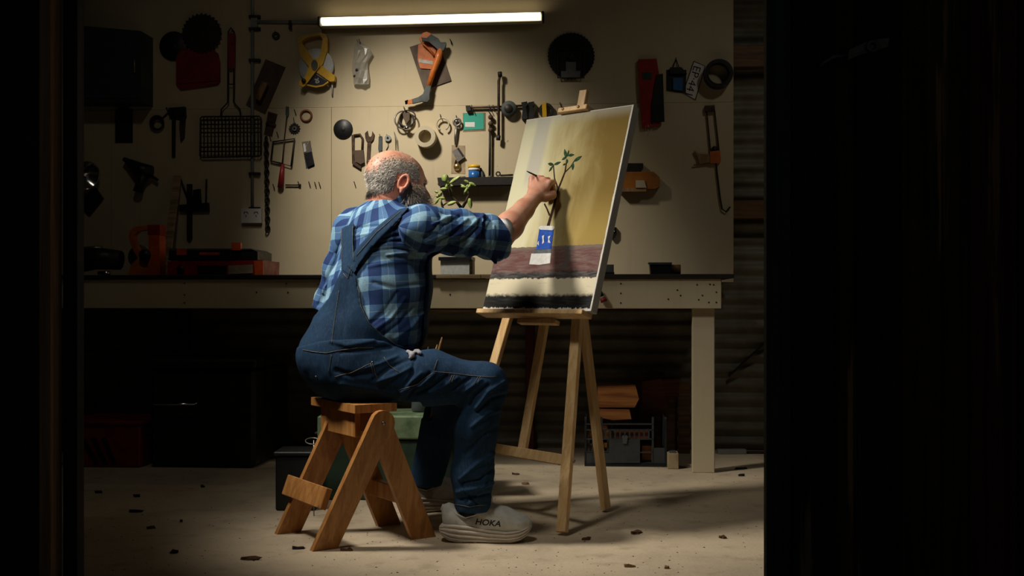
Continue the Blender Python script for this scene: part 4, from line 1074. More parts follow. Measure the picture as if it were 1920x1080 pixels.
# ---------------------------------------------------------------- hair, beard and brows: many short strands in one part each
def strands(name, n, region, length, r, seed, mat, flow, jitter=0.5, lift=0.35, curl=0.0):
    rng = random.Random(seed); vv, ff, sh_ = [], [], []; tries = 0; made = 0
    while made < n and tries < n * 14:
        tries += 1
        d = Vector((rng.gauss(0, 1), rng.gauss(0, 1), rng.gauss(0, 1))).normalized()
        o = HC + hf * 0.02 - hu * 0.02
        h = body_bvh.ray_cast(o + d * 0.30, -d)
        if h[0] is None or (h[0] - HC).length > 0.15: continue
        q = h[0] - HC; l = (q.dot(hf), q.dot(hr), q.dot(hu))
        w = region(*l)
        if rng.random() > w: continue
        nrm = h[1].normalized(); fl_ = flow(*l); fl_ = (hf * fl_[0] + hr * fl_[1] + hu * fl_[2])
        fl_ = fl_ - nrm * fl_.dot(nrm); fl_ = fl_.normalized() if fl_.length > 1e-5 else nrm.orthogonal()
        jit = Vector((rng.gauss(0, 1), rng.gauss(0, 1), rng.gauss(0, 1))) * jitter * 0.5
        dr = (fl_ + nrm * lift + jit).normalized(); L = length(*l) * rng.uniform(0.6, 1.15)
        p0 = h[0] - nrm * 0.001; side_ = dr.cross(nrm)
        side_ = side_.normalized() if side_.length > 1e-4 else nrm.orthogonal().normalized(); up_ = dr.cross(side_)
        b = len(vv); segs = 3 if curl else 2; sv_ = rng.random(); sh_ += [(sv_, sv_, sv_)] * (3 * (segs + 1))
        for k in range(segs + 1):
            f_ = k / segs; c_ = p0 + dr * L * f_ - nrm * (L * 0.25 * f_ * f_ * (0.0 if curl else 1.0)) + (jit * L * curl * f_ * f_) - UP * (L * 0.35 * f_ * f_ if curl else 0)
            rr_ = r * (1.0 - 0.75 * f_)
            for t_ in range(3):
                a_ = 2 * math.pi * t_ / 3; vv.append(c_ + (side_ * math.cos(a_) + up_ * math.sin(a_)) * rr_)
        for k in range(segs):
            for t_ in range(3): ff.append([b + k * 3 + t_, b + k * 3 + (t_ + 1) % 3, b + (k + 1) * 3 + (t_ + 1) % 3, b + (k + 1) * 3 + t_])
        made += 1
    me = bpy.data.meshes.new(name); me.from_pydata([tuple(p_) for p_ in vv], [], ff); me.materials.append(mat)
    at_ = me.attributes.new('strand', 'FLOAT_VECTOR', 'POINT'); at_.data.foreach_set('vector', np.asarray(sh_, np.float32).ravel())
    o = bpy.data.objects.new(name, me); C.objects.link(o); o.parent = person; o.matrix_parent_inverse = person.matrix_world.inverted(); o['kind'] = 'stuff'; return o
def ss(a, b, x): t_ = min(1, max(0, (x - a) / (b - a))); return t_ * t_ * (3 - 2 * t_)
def hair_mat(name, c_top, c_low, zlo, zhi):
    t = NT(name); co = t.coord(); n_ = t.noise(co, 260, 2, 0.6)
    sep = t.n.new('ShaderNodeSeparateXYZ'); t.t.links.new(t.coord(), sep.inputs[0])
    f_ = t.ramp(sep.outputs[2], zlo, zhi)
    col = t.mix(f_, c_low, c_top); col = t.mix(t.math('MULTIPLY', t.ramp(n_, 0.45, 0.65), 0.45), col, tuple(x * 0.5 for x in c_low))
    sd_ = t.node('ShaderNodeAttribute', 2, {'attribute_name': 'strand'})
    col = t.mix(t.ramp(sd_, 0.30, 0.75), t.mix(0.42, col, (0.07, 0.055, 0.04)), col)
    return t.done(col, 0.55, 0, 0.4)
zc = HC.z
m_hair = hair_mat('short_grey_hair', (0.84, 0.79, 0.70), (0.10, 0.08, 0.06), zc - 0.062, zc - 0.015)
m_beard = hair_mat('grey_brown_beard', (0.58, 0.43, 0.30), (0.72, 0.62, 0.50), zc - 0.10, zc - 0.02)
def hair_region(x, y, z):
    if x > 0.060: return 0
    thr = -0.074 + 0.60 * max(0.0, x + 0.085); low = ss(thr - 0.008, thr + 0.008, z)
    front = ss(0.060, 0.035, x)
    crown = 1 - 0.92 * ss(0.035, 0.080, z)
    bald = 1 - 0.96 * ss(0.066, 0.042, abs(y)) * ss(-0.012, 0.022, z)
    ear = 0 if (abs(y) > 0.055 and -0.030 < x < 0.055 and z < 0.018 - max(0, x) * 0.3) else 1
    return max(0.0, low * front * crown * bald * ear)
strands('hair', 17000, hair_region, lambda x, y, z: 0.013 if z > -0.03 else 0.018, 0.0008, 11, m_hair, lambda x, y, z: (-0.75, 0.0, -0.55 - max(0, -x) * 4), 0.75, 0.38)
def beard_region(x, y, z):
    if z > -0.004 or x < 0.012: return 0
    face = ss(0.012, 0.026, x) * ss(-0.002, -0.020, z)
    cheek = 1.0 if (z < -0.045 or abs(y) > 0.055 or x < 0.045) else ss(-0.02, -0.045, z)
    return face * cheek
strands('beard', 9000, beard_region, lambda x, y, z: 0.016 + 0.062 * ss(-0.03, -0.085, z), 0.0012, 12, m_beard, lambda x, y, z: (0.45, 0, -0.9), 0.9, 0.55, 0.35)
strands('eyebrow', 260, lambda x, y, z: 1.0 if (x > 0.075 and 0.008 < z < 0.026 and 0.012 < abs(y) < 0.045) else 0, lambda x, y, z: 0.013, 0.0007, 13, m_beard, lambda x, y, z: (0.3, 0.6 if y > 0 else -0.6, 0.2), 0.5, 0.8)
m_eye = M('eye', (0.7, 0.68, 0.64), rough=0.15, var=0.05)
for sg in (1, -1):
    mb = MB(); mb.ball(hp(0.0765, sg * 0.031, 0.0), 0.0105, 12, 8); o = bpy.data.objects.new('eye', mb.mesh('eye', m_eye)); C.objects.link(o); o.parent = person; o.matrix_parent_inverse = person.matrix_world.inverted()

# ---------------------------------------------------------------- the brush in his hand
T = Thing('paintbrush', "thin dark paintbrush held in the painter's right fist", 'paintbrush', None, hd(0.085, 0.0, -0.03))
tip = onc(*cpix(1040, 347), 0.004); tail = at(988, 321, 4.10)
bd = (tail - tip).normalized()
bs = T.part('bristles', M('brush_bristles', (0.03, 0.05, 0.025), rough=0.8)); bs.tube([tip, tip + bd * 0.010, tip + bd * 0.020], [0.0008, 0.003, 0.0026], 8)
fe = T.part('ferrule', m_steel); fe.tube([tip + bd * 0.019, tip + bd * 0.040], [0.0028, 0.0030], 8)
hh_ = T.part('handle', M('dark_brush_handle', (0.020, 0.022, 0.014), rough=0.4)); hh_.tube([tip + bd * 0.039, tip + bd * 0.09, tail - bd * 0.02, tail], [0.0030, 0.0040, 0.0030, 0.0018], 8)
T.build()
# ------------------------------------------------------------------ things on the tool wall
S_ = 1 / 350.0
class WT(Thing):
    """a thing hung on the wall, outlined in picture measure at its own distance d from the wall"""
    def __init__(s, name, label, cat, px, py, d=0.02, group=None):
        super().__init__(name, label, cat, WMAT, pw(px, py, d), group)
    def poly(s, part, mat, pts, d0, d1, par=None, label=None):
        p = s.part(part, mat, par, label); q = [pw(x, y, d1) for x, y in pts]
        p.prism([(a.x, a.z) for a in q], -d0, -d1, lambda x, y, z: (x, y, z)); return p
    def disc(s, part, mat, cx, cy, r, d0, d1, n=28, par=None, label=None):
        p = s.part(part, mat, par, label); c = pw(cx, cy, d1); r = r * S_
        p.lathe([(r * 0.97, d0), (r, d0 + (d1 - d0) * 0.3), (r, d0 + (d1 - d0) * 0.75), (r * 0.96, d1)], (c.x, 0, c.z), (0, -1, 0), n); return p
    def ring(s, part, mat, cx, cy, R, r, d, par=None, tilt=(0, -1, 0), n=28, label=None):
        p = s.part(part, mat, par, label); p.torus(pw(cx, cy, d), R * S_, r * S_, tilt, n, 8); return p
    def band(s, part, mat, cx, cy, R0, R1, d0, d1, par=None, n=32):
        """flat ring between two radii, like a roll of tape"""
        p = s.part(part, mat, par); c = pw(cx, cy, d1)
        p.lathe([(R0 * S_, d0), (R1 * S_, d0), (R1 * S_, d1), (R0 * S_, d1)], (c.x, 0, c.z), (0, -1, 0), n, True); p.smooth = [False] * len(p.smooth); return p
    def rod(s, part, mat, pts, r, par=None, n=8, label=None):
        p = s.part(part, mat, par, label); rr = [x * S_ for x in r] if isinstance(r, (list, tuple)) else r * S_
        p.tube([pw(*q) for q in pts], rr, n); return p
    def ball(s, part, mat, cx, cy, r, d, par=None, sc=(1, 1, 1)):
        p = s.part(part, mat, par); p.ball(pw(cx, cy, d), r * S_, 12, 8, sc); return p
def circ(cx, cy, r, n=24, a0=0, a1=360, ry=None):
    return [(cx + r * math.cos(math.radians(a0 + (a1 - a0) * k / (n if a1 - a0 == 360 else n - 1))), cy + (ry or r) * math.sin(math.radians(a0 + (a1 - a0) * k / (n if a1 - a0 == 360 else n - 1)))) for k in range(n)]
def gear(cx, cy, r0, r1, n):
    out = []
    for k in range(n):
        a = 2 * math.pi * k / n; out += [(cx + r1 * math.cos(a), cy + r1 * math.sin(a)), (cx + r0 * math.cos(a + 2.0 / n), cy + r0 * math.sin(a + 2.0 / n))]
    return out
m_orange = M('orange_enamel', (0.62, 0.17, 0.025), rough=0.4, scale=20, c2=(0.42, 0.10, 0.018))
m_gripgrey = M('grey_rubber_grip', (0.075, 0.085, 0.082), rough=0.7)
m_red = M('red_enamel', (0.33, 0.018, 0.014), rough=0.4, scale=15)
m_dred = M('faded_red_plastic', (0.26, 0.012, 0.012), rough=0.5)
m_ored = M('orange_red_plastic', (0.70, 0.10, 0.02), rough=0.4)
m_yellow = M('yellow_plastic', (0.70, 0.40, 0.02), rough=0.4, var=0.2)
m_tapew = M('white_tape_coil', (0.55, 0.56, 0.56), rough=0.6, var=0.15, scale=60)
m_brown = M('stained_hardboard', (0.10, 0.062, 0.034), rough=0.6, scale=10)
m_tape = M('masking_tape', (0.50, 0.43, 0.29), rough=0.7, var=0.12)
m_copper = M('copper_wire', (0.28, 0.10, 0.05), rough=0.5, metal=0.5)
m_bluep = M('blue_card_pack', (0.02, 0.12, 0.32), rough=0.5, c2=(0.02, 0.06, 0.16))
m_green = M('green_card', (0.03, 0.34, 0.24), rough=0.6, var=0.1)
m_kraft = M('aged_card', (0.36, 0.27, 0.16), rough=0.8)
m_bag = M('clear_poly_bag', (0.50, 0.46, 0.37), rough=0.25, var=0.2, scale=50)
m_bag.node_tree.nodes['Principled BSDF'].inputs['Alpha'].default_value = 0.55
m_dgreen = M('dark_green_steel', (0.020, 0.045, 0.032), rough=0.5)
m_chrome = M('chrome', (0.8, 0.8, 0.8), rough=0.08, metal=1.0, var=0.05, bump=0)
m_oakh = wood('tool_handle_wood', (0.34, 0.20, 0.085), (0.22, 0.12, 0.045), axis=2)
m_glassb = M('blue_glaze', (0.02, 0.13, 0.42), rough=0.25)

# conduit and outlet
T = WT('conduit', 'grey plastic conduit running down the wall to the power outlet', 'conduit', 473, 200, 0.02)
T.rod('pipe', m_grey, [(473, -40, 0.014), (473, 34, 0.014)], 3.2); T.rod('pipe', m_grey, [(473, 48, 0.014), (473, 392, 0.014)], 3.2)
T.rod('pipe', m_grey, [(479, 41, 0.014), (600, 42, 0.014)], 3.2)
T.poly('junction_box', m_grey, [(470, 32), (482, 32), (482, 52), (470, 52)], 0.0, 0.022)
for y in (30, 53, 112, 325, 390): T.poly('saddle_clip', m_dsteel, [(466, y - 2), (487, y - 2), (487, y + 3), (466, y + 3)], 0.0, 0.025 if y < 100 else 0.026)
T.poly('saddle_clip', m_dsteel, [(541, 38), (546, 38), (546, 55), (541, 55)], 0.0, 0.026)
T.build()
T = WT('power_outlet', 'white double power outlet under the conduit', 'outlet', 471, 418, 0.02)
b = T.poly('plate', m_white, [(452, 391), (490, 391), (490, 418), (452, 418)], 0.0, 0.030)
for x in (461, 480):
    for dx_, dy_, rot in ((-3, 8, 1), (3, 8, -1), (0, 14, 0)):
        T.poly('socket_slot', m_black, [(x + dx_ - 1.1 + rot, 391 + dy_ - 2.2), (x + dx_ + 0.3 + rot, 391 + dy_ - 2.2), (x + dx_ + 1.1 - rot, 391 + dy_ + 2.2), (x + dx_ - 0.3 - rot, 391 + dy_ + 2.2)], 0.0295, 0.0306, b)
    T.poly('rocker_switch', m_white, [(x - 3, 393), (x + 3, 393), (x + 3, 397), (x - 3, 397)], 0.029, 0.034, b)
T.build()

# far left, in the dark
T = WT('wall_cabinet', 'dark green steel cabinet hung high in the left corner', 'cabinet', 205, 190, 0.10)
T.poly('carcass', m_dgreen, [(128, 46), (264, 58), (264, 190), (128, 190)], 0.0, 0.17); T.poly('door', m_dgreen, [(132, 54), (258, 64), (258, 184), (132, 184)], 0.1705, 0.178); T.rod('handle', m_steel, [(250, 110, 0.18), (252, 112, 0.195), (252, 135, 0.195), (250, 137, 0.18)], 1.6)
T.build()
T = WT('clipboard', 'small black clipboard hanging below the green cabinet', 'clipboard', 231, 266, 0.01); T.poly('board', m_black, [(216, 205), (248, 205), (248, 267), (216, 267)], 0.004, 0.016); T.poly('clip', m_dsteel, [(224, 198), (240, 198), (240, 210), (224, 210)], 0.015, 0.022); T.build()
T = WT('saw_blade', 'large dark toothed circular saw blade above the red guard', 'saw blade', 378, 62, 0.015); T.poly('disc', m_dsteel, gear(378, 62, 34, 38, 28), 0.024, 0.030); T.disc('hub', m_rust, 378, 60, 5, 0.030, 0.036, 16); T.build()
T = WT('sanding_disc', 'dark round sanding disc left of the large saw blade', 'disc', 325, 86, 0.01); T.disc('pad', m_black, 325, 86, 28, 0.006, 0.018); T.disc('hub', m_dsteel, 325, 86, 6, 0.018, 0.024, 16); T.build()
T = WT('blade_guard', 'rounded dark red plastic guard hung below the saw blade', 'guard', 372, 168, 0.01); T.poly('shell', m_dred, [(330, 108), (338, 94), (396, 90), (408, 100), (412, 118), (412, 152), (408, 158), (384, 162), (338, 168), (330, 158)], 0.004, 0.020); T.poly('rib', m_dred, [(336, 150), (408, 145), (408, 151), (336, 157)], 0.020, 0.026); T.build()
# grill basket
T = WT('grill_basket', 'black wire grill basket with long red-gripped handle', 'grill', 432, 295, 0.02)
fr_ = T.part('frame', m_dsteel); pts = [(376, 221), (379, 219), (486, 218), (489, 221), (489, 290), (486, 293), (379, 295), (375, 292)]
fr_.tube([pw(x, y, 0.030) for x, y in pts], 1.6 * S_, 6, closed=True)
for k in range(16):
    x = 382 + k * 6.75; T.rod('wire', m_dsteel, [(x, 220, 0.030), (x + 0.3, 294, 0.030)], 0.9, n=5)
for y in (226, 233.5, 241, 249, 268, 276, 284): T.rod('wire', m_dsteel, [(376, y + 0.5, 0.0335), (489, y - 0.5, 0.0335)], 0.9, n=5)
T.rod('handle', m_dsteel, [(414, 219, 0.03), (415, 205, 0.03), (427, 192, 0.03), (428, 60, 0.03), (433, 52, 0.03), (439, 60, 0.03), (438, 192, 0.03), (450, 205, 0.03), (451, 219, 0.03)], 1.5)
T.poly('grip', m_dred, [(427, 62), (440, 62), (439, 128), (428, 128)], 0.026, 0.040); T.rod('slide_ring', m_dsteel, [(427, 158, 0.034), (440, 158, 0.034)], 1.2)
T.build()
T = WT('plaster_float', 'dark steel plastering trowel with wooden grip hung aslant', 'trowel', 498, 212, 0.01)
T.poly('blade', m_brown, [(498, 111), (535, 126), (497, 214), (461, 197)], 0.006, 0.012); T.rod('grip', m_oakh, [(497, 154, 0.045), (482, 186, 0.045)], [6.0, 6.5]); T.rod('post', m_dsteel, [(496, 157, 0.01), (496, 157, 0.043)], 2); T.rod('post', m_dsteel, [(484, 182, 0.01), (484, 182, 0.043)], 2); T.build()
T = WT('rubber_washer', 'small black rubber washer on a nail under the conduit', 'washer', 517, 67, 0.01); T.band('washer', m_black, 517, 67, 2.5, 7.5, 0.004, 0.014); T.rod('nail', m_dsteel, [(515, 57, 0.0), (516, 60, 0.02)], 0.7); T.build()
# long tape measure
T = WT('tape_measure', 'yellow open-frame long tape measure reel with black label', 'tape measure', 592, 165, 0.03)
T.disc('tape_coil', m_tapew, 592, 124, 34, 0.012, 0.034, 40)
yf = [(562, 68), (600, 61), (611, 64), (614, 72), (613, 96), (605, 120), (600, 125), (594, 115), (601, 98), (605, 74), (599, 66), (576, 70), (567, 76), (566, 80), (576, 94), (588, 112), (582, 127), (576, 122), (564, 106), (559, 90), (558, 74)]
T.poly('frame', m_yellow, yf, 0.010, 0.046)
T.poly('frame_waist', m_yellow, [(580, 110), (606, 110), (600, 130), (588, 132), (577, 122)], 0.012, 0.044)
T.poly('frame_arm', m_yellow, [(600, 120), (628, 142), (627, 152), (619, 153), (594, 136)], 0.010, 0.044)
T.poly('crank', m_yellow, [(583, 116), (590, 111), (599, 118), (598, 126), (577, 154), (568, 163), (561, 160), (561, 152), (570, 147)], 0.044, 0.054)
T.poly('crank_pad', m_gripgrey, circ(589.5, 122, 6, 16, ry=10), 0.054, 0.058); T.disc('crank_knob', m_black, 569, 151, 4, 0.054, 0.066, 14)
lb = T.poly('label', m_black, [(590, 138), (613, 152), (604, 159), (592, 161), (577, 157)], 0.034, 0.043)
T.poly('label_rim', m_yellow, [(576, 158), (592, 161), (605, 159), (615, 152), (616, 154), (606, 161), (592, 164), (575, 160)], 0.030, 0.045)
T.rod('tape_end', m_tapew, [(622, 152, 0.02), (623, 163, 0.02), (623, 180, 0.012)], 1.4); T.build()
tm = text_mesh('30', 0.030); tm.materials.append(m_paper)
o = bpy.data.objects.new('lettering', tm); C.objects.link(o); o.parent = T.objs[id(lb)]
p = pw(594, 151, 0.0438); an_ = pw(592, 165, 0.03)
o.matrix_local = Matrix.Translation(Vector((p.x, -0.0438, p.z)) - Vector(an_)) @ Matrix.Rotation(math.radians(90), 4, 'X') @ Matrix.Rotation(math.radians(-75), 4, 'Z')
T = WT('parts_bag', 'crumpled clear plastic bag of small parts hung on a hook', 'bag', 680, 160, 0.02)
bg_ = T.part('bag', m_bag); rngb = random.Random(5); rows = [(76, 2), (83, 6), (92, 15), (102, 17), (116, 14), (130, 15), (146, 16), (158, 14)]; vv = []; ff = []; 
for i, (y, w) in enumerate(rows):
    cx = 672 + i * 0.9 + (6 if 1 < i < 4 else 0)
    for k in range(14):
        a = 2 * math.pi * k / 14; q = pw(cx + (w + rngb.uniform(-2, 2)) * math.cos(a), y + rngb.uniform(-2, 2), 0.022 + (0.016 + rngb.uniform(-0.006, 0.006)) * math.sin(a)); vv.append(q)
for i in range(len(rows) - 1): ff += [[i * 14 + k, i * 14 + (k + 1) % 14, (i + 1) * 14 + (k + 1) % 14, (i + 1) * 14 + k] for k in range(14)]
ff.append([(len(rows) - 1) * 14 + k for k in range(14)]); bg_.add(vv, ff)
T.rod('hook', m_dsteel, [(669, 74, 0.0), (671, 78, 0.03), (676, 83, 0.035), (673, 73, 0.03)], 0.8)
for x, y, r in ((672, 132, 7), (678, 138, 6), (667, 143, 5), (675, 147, 6), (682, 148, 4)): T.ball('fitting', m_dsteel, x, y, r, 0.022, sc=(1, 0.7, 0.8))
T.build()
# bow saw on its board
T = WT('backing_board', 'brown hardboard sheet hung aslant behind the orange saw', 'board', 808, 160, 0.01); T.poly('sheet', m_brown, [(768, 88), (806, 76), (824, 84), (846, 151), (795, 169)], 0.006, 0.012)
pk = T.poly('packet', m_orange, [(784, 84), (800, 78), (818, 92), (812, 130), (788, 128), (783, 112)], 0.012, 0.018, None, 'orange and silver blade packet')
T.poly('packet_band', m_steel, [(785, 110), (812, 115), (811, 121), (786, 117)], 0.018, 0.0195, pk); T.build()
T = WT('hacksaw', 'orange tube-frame hacksaw with grey rubber grips', 'hacksaw', 800, 195, 0.03)
T.rod('frame_tube', m_orange, [(826, 92, 0.045), (822, 108, 0.045), (812, 135, 0.045), (804, 161, 0.045)], [5.5, 6.5, 5.5, 4.5], n=12)
T.rod('guard', m_orange, [(814, 104, 0.045), (804, 92, 0.045), (791, 80, 0.045), (789, 70, 0.045)], [2.5, 1.5, 1.8, 3.5])
T.poly('handle_cap', m_orange, [(789, 70), (792, 62), (800, 59), (808, 63), (804, 72), (794, 74)], 0.034, 0.056)
T.poly('hand_grip', m_gripgrey, [(790, 70), (800, 71), (808, 64), (822, 72), (826, 79), (836, 79), (836, 84), (831, 95), (822, 94), (818, 90), (804, 78), (791, 76)], 0.033, 0.058)
T.poly('front_grip', m_gripgrey, [(799, 160), (808, 161), (805, 177), (805, 186), (801, 191), (790, 190), (773, 194), (772, 186), (784, 182), (793, 176)], 0.035, 0.056)
T.poly('blade_holder', m_orange, [(765, 188), (773, 186), (773, 194), (764, 195)], 0.039, 0.052); T.poly('blade_pin', m_chrome, [(759, 189), (765, 187), (765, 195), (760, 196)], 0.042, 0.049); T.build()
# black saw blade with square
T = WT('circular_saw_blade', 'black circular saw blade behind a framed scraper right of the tube', 'saw blade', 1071, 150, 0.01)
T.poly('disc', m_black, gear(1071, 105, 42.5, 44.5, 40), 0.010, 0.018); T.build()
T = WT('scraper', 'grey steel scraper in a frame hung over the black saw blade', 'scraper', 1070, 147, 0.02)
fr_ = T.part('frame', m_dsteel); fr_.tube([pw(x, y, 0.026) for x, y in ((1046, 93), (1095, 93), (1095, 146), (1046, 146))], 1.4 * S_, 6, closed=True)
T.poly('plate', M('grey_painted_steel', (0.16, 0.17, 0.155), rough=0.5), [(1061, 116), (1080, 116), (1080, 133), (1088, 133), (1088, 145), (1052, 145), (1052, 133), (1061, 133)], 0.022, 0.028)
T.disc('boss', m_dsteel, 1070, 105, 5, 0.020, 0.027, 14); T.build()
# nails and hooks
hooks = [(845, 78), (848, 72), (1051, 197), (560, 345), (580, 345), (591, 346), (665, 345), (599, 346), (513, 350), (506, 258), (520, 252), (553, 210)]
hook_where = ['bent nail on the bare wall right of the orange hacksaw', 'bent nail just above the canvas top left of the easel mast', 'first nail right of the coping saw handle, over the tommy bar', 'second nail right of the coping saw handle', 'third nail right of the coping saw handle',
              "lone bent nail left of the painter's head", 'fourth and last nail of the row right of the coping saw handle', 'bent nail left of the coping saw handle', 'nail at the top of the hanging chain', 'nail between the rusty hinge and the long file', 'nail just left of the copper coil']
for (x, y), lb_ in zip(hooks[:1] + hooks[2:], hook_where):
    T = WT('wall_hook', lb_, 'hook', x, y, 0.0, 'empty nail hooks on the tool wall')
    T.rod('nail', m_dsteel, [(x - 2, y - 5, 0.0), (x - 1, y - 4, 0.014), (x + 1, y + 2, 0.020), (x + 2, y + 6, 0.012)], 0.8, n=6); T.build()

# left-middle dark tools
T = WT('bench_clamp', 'dark quick-grip clamp hung left of the grill basket', 'clamp', 330, 290, 0.02); T.poly('bar', m_dsteel, [(322, 205), (329, 205), (328, 294), (322, 294)], 0.012, 0.020); T.poly('head', m_black, [(316, 202), (346, 200), (347, 220), (316, 218)], 0.008, 0.034); T.poly('handle', m_rust, [(337, 218), (346, 218), (344, 258), (338, 264), (336, 240)], 0.010, 0.030); T.build()
T = WT('twine_ball', 'tangle of dark cord hung left of the quick-grip clamp', 'cord', 295, 245, 0.02); 
for R_, d_, cx, cy in ((12, .02, 295, 231), (10, .026, 296, 233), (13, .030, 294, 230)): T.ring('loop', m_dsteel, cx, cy, R_, 1.8, d_)
T.rod('loose_end', m_dsteel, [(304, 222, 0.02), (316, 210, 0.02), (312, 202, 0.01)], 1.4); T.build()
T = WT('power_drill', 'dark hand drill hung on the left wall', 'drill', 262, 360, 0.03); T.rod('body', m_black, [(242, 304, 0.05), (262, 318, 0.05), (284, 322, 0.05)], [7, 14, 12], n=14); T.rod('handle', m_black, [(272, 325, 0.05), (262, 345, 0.05), (258, 360, 0.05)], [10, 8, 9], n=12); T.rod('chuck', m_dsteel, [(242, 304, 0.05), (232, 298, 0.05)], [6, 4], n=12); T.rod('trigger_cord', m_black, [(284, 330, 0.04), (296, 338, 0.04)], 3); T.build()
T = WT('chrome_lamp', 'chrome-rimmed work lamp catching light at the far left', 'lamp', 158, 400, 0.06)
sh = T.part('reflector_bowl', m_chrome); c = pw(152, 325, 0.09); sh.lathe([(0.012, 0), (0.05, 0.02), (0.075, 0.06), (0.078, 0.062), (0.072, 0.058), (0.045, 0.024), (0.004, 0.010)], c, (0.75, -0.55, -0.25), 24)
T.rod('arm', m_dsteel, [(152, 322, 0.09), (146, 350, 0.07), (152, 396, 0.05)], 2.2); T.ball('pivot', m_chrome, 147, 397, 3.5, 0.05); T.poly('base', m_black, [(146, 380), (178, 352), (192, 372), (168, 402)], 0.0, 0.03); T.build()
T = WT('leaning_plank', 'thin rough plank leaning on the wall behind the bench tools', 'plank', 312, 515, 0.12); p = T.part('plank', m_bench_raw); p.beam(pw(309, 517, 0.16), pw(333, 330, 0.02), 0.042, 0.012, (0, -1, 0), 0.002); T.build()
T = WT('bar_clamp', 'dark F-shaped bar clamp hung right of the leaning plank', 'clamp', 360, 450, 0.02); T.poly('bar', m_dsteel, [(350, 345), (360, 345), (360, 448), (355, 455), (350, 448)], 0.010, 0.018); T.poly('fixed_jaw', m_black, [(336, 384), (390, 380), (391, 396), (336, 396)], 0.008, 0.030); T.rod('spindle', m_rust, [(387, 336, 0.02), (386, 382, 0.02)], 1.8); T.poly('sliding_jaw', m_black, [(362, 356), (374, 354), (376, 382), (360, 384)], 0.008, 0.030); T.rod('strut', m_dsteel, [(337, 332, 0.02), (352, 372, 0.02)], 2.0); T.build()
# chain
T = WT('chain', 'dark hanging chain beside the power outlet', 'chain', 499, 435, 0.02)
for k in range(20):
    y = 262 + k * 8.8; p = T.part('link', m_dsteel); c = pw(499 + 0.15 * k, y, 0.020); a = k % 2
    ax_ = Vector((0.75, -0.65, 0)) if a else Vector((-0.75, -0.65, 0)); sd = ax_.cross(Vector((0, 0, 1))).normalized()
    ring = [c + sd * (4.6 * S_ * math.cos(t_)) + Vector((0, 0, 1)) * (6.6 * S_ * math.sin(t_)) for t_ in [2 * math.pi * j / 12 for j in range(12)]]
    p.tube(ring, 1.5 * S_, 6, closed=True)
T.build()
T = WT('rusty_hinge', 'rust-brown strap hinge beside the grill basket', 'hinge', 508, 255, 0.01); T.poly('leaf', m_rust, [(503, 209), (520, 214), (513, 243), (510, 256), (495, 252), (498, 236)], 0.004, 0.012); T.rod('knuckle', m_rust, [(499, 232, 0.014), (517, 236, 0.014)], 3); T.build()
T = WT('long_file', 'thin long file hung above the coping saw', 'file', 535, 260, 0.01); T.rod('shank', m_rust, [(538, 218, 0.012), (533, 262, 0.012)], [1.6, 0.9]); T.poly('tang', m_gripgrey, [(536, 199), (541, 200), (541, 215), (538, 220), (535, 214)], 0.006, 0.018); T.build()
T = WT('sprocket', 'small toothed steel sprocket hung above the coping saw', 'sprocket', 552, 252, 0.01); T.poly('toothed_wheel', m_dsteel, gear(552, 241, 8.5, 11, 14), 0.006, 0.014); T.band('hub', m_steel, 552, 241, 2, 4.5, 0.014, 0.022, n=16); T.rod('nail', m_dsteel, [(550, 216, 0.0), (551, 226, 0.015), (552, 233, 0.018)], 0.7); T.build()
T = WT('copper_coil', 'ring of reddish copper wire on the wall', 'wire coil', 574, 230, 0.01)
for r_, d_ in ((9.5, .010), (11, .012), (10.2, .017)): T.ring('coil_turn', m_copper, 574, 217, r_, 1.3, d_)
T.build()
T = WT('blister_pack', 'dark blue blister pack hung on the wall', 'package', 578, 317, 0.01); T.poly('card', m_bluep, [(566, 266), (582, 264), (590, 312), (574, 317)], 0.004, 0.008); T.poly('blister', m_black, [(570, 288), (584, 284), (589, 308), (577, 313)], 0.008, 0.020); T.poly('tag', m_paper, [(568, 270), (572, 269), (574, 284), (570, 285)], 0.008, 0.0095); T.build()
T = WT('coping_saw', 'coping saw with dark bow and dark red handle', 'saw', 531, 355, 0.02)
T.rod('bow', m_dsteel, [(530, 307, 0.02), (508, 302, 0.02), (512, 266, 0.02), (552, 260, 0.02), (546, 312, 0.02)], 1.9); T.rod('blade', m_rust, [(512, 302, 0.022), (547, 312, 0.022)], 0.8); T.rod('upright', m_rust, [(533, 262, 0.024), (529, 308, 0.024)], 1.2)
T.rod('handle', m_dred, [(530, 308, 0.02), (528, 330, 0.02), (526, 352, 0.02)], [3.5, 5, 6], n=12); T.build()
T = WT('tee_bar', 'short steel tommy bar on hooks beside the coping saw handle', 'bar', 550, 350, 0.01); T.rod('bar', m_dsteel, [(535, 347, 0.018), (562, 347, 0.018)], 1.3); T.rod('knob', m_dsteel, [(560, 347, 0.018), (564, 347, 0.018)], 2.4); T.build()
T = WT('black_disc', 'plain flat black disc on the wall', 'disc', 643, 261, 0.01); T.disc('plate', m_black, 643, 242, 18.5, 0.006, 0.016, 36); T.disc('rim', m_dsteel, 643, 242, 4, 0.016, 0.018, 16); T.build()
T = WT('pipe_cutter', 'rusty bow-framed pipe cutter beside the wrench', 'pipe cutter', 670, 317, 0.02); T.poly('spine', m_rust, [(659, 253), (664, 252), (664, 302), (677, 312), (676, 317), (660, 307)], 0.008, 0.022); T.rod('bow', m_rust, [(663, 254, 0.015), (675, 252, 0.015), (680, 260, 0.015), (679, 284, 0.015)], 2.2); T.poly('body', m_brown, [(664, 282), (681, 281), (683, 304), (676, 308), (665, 302)], 0.006, 0.026); T.build()
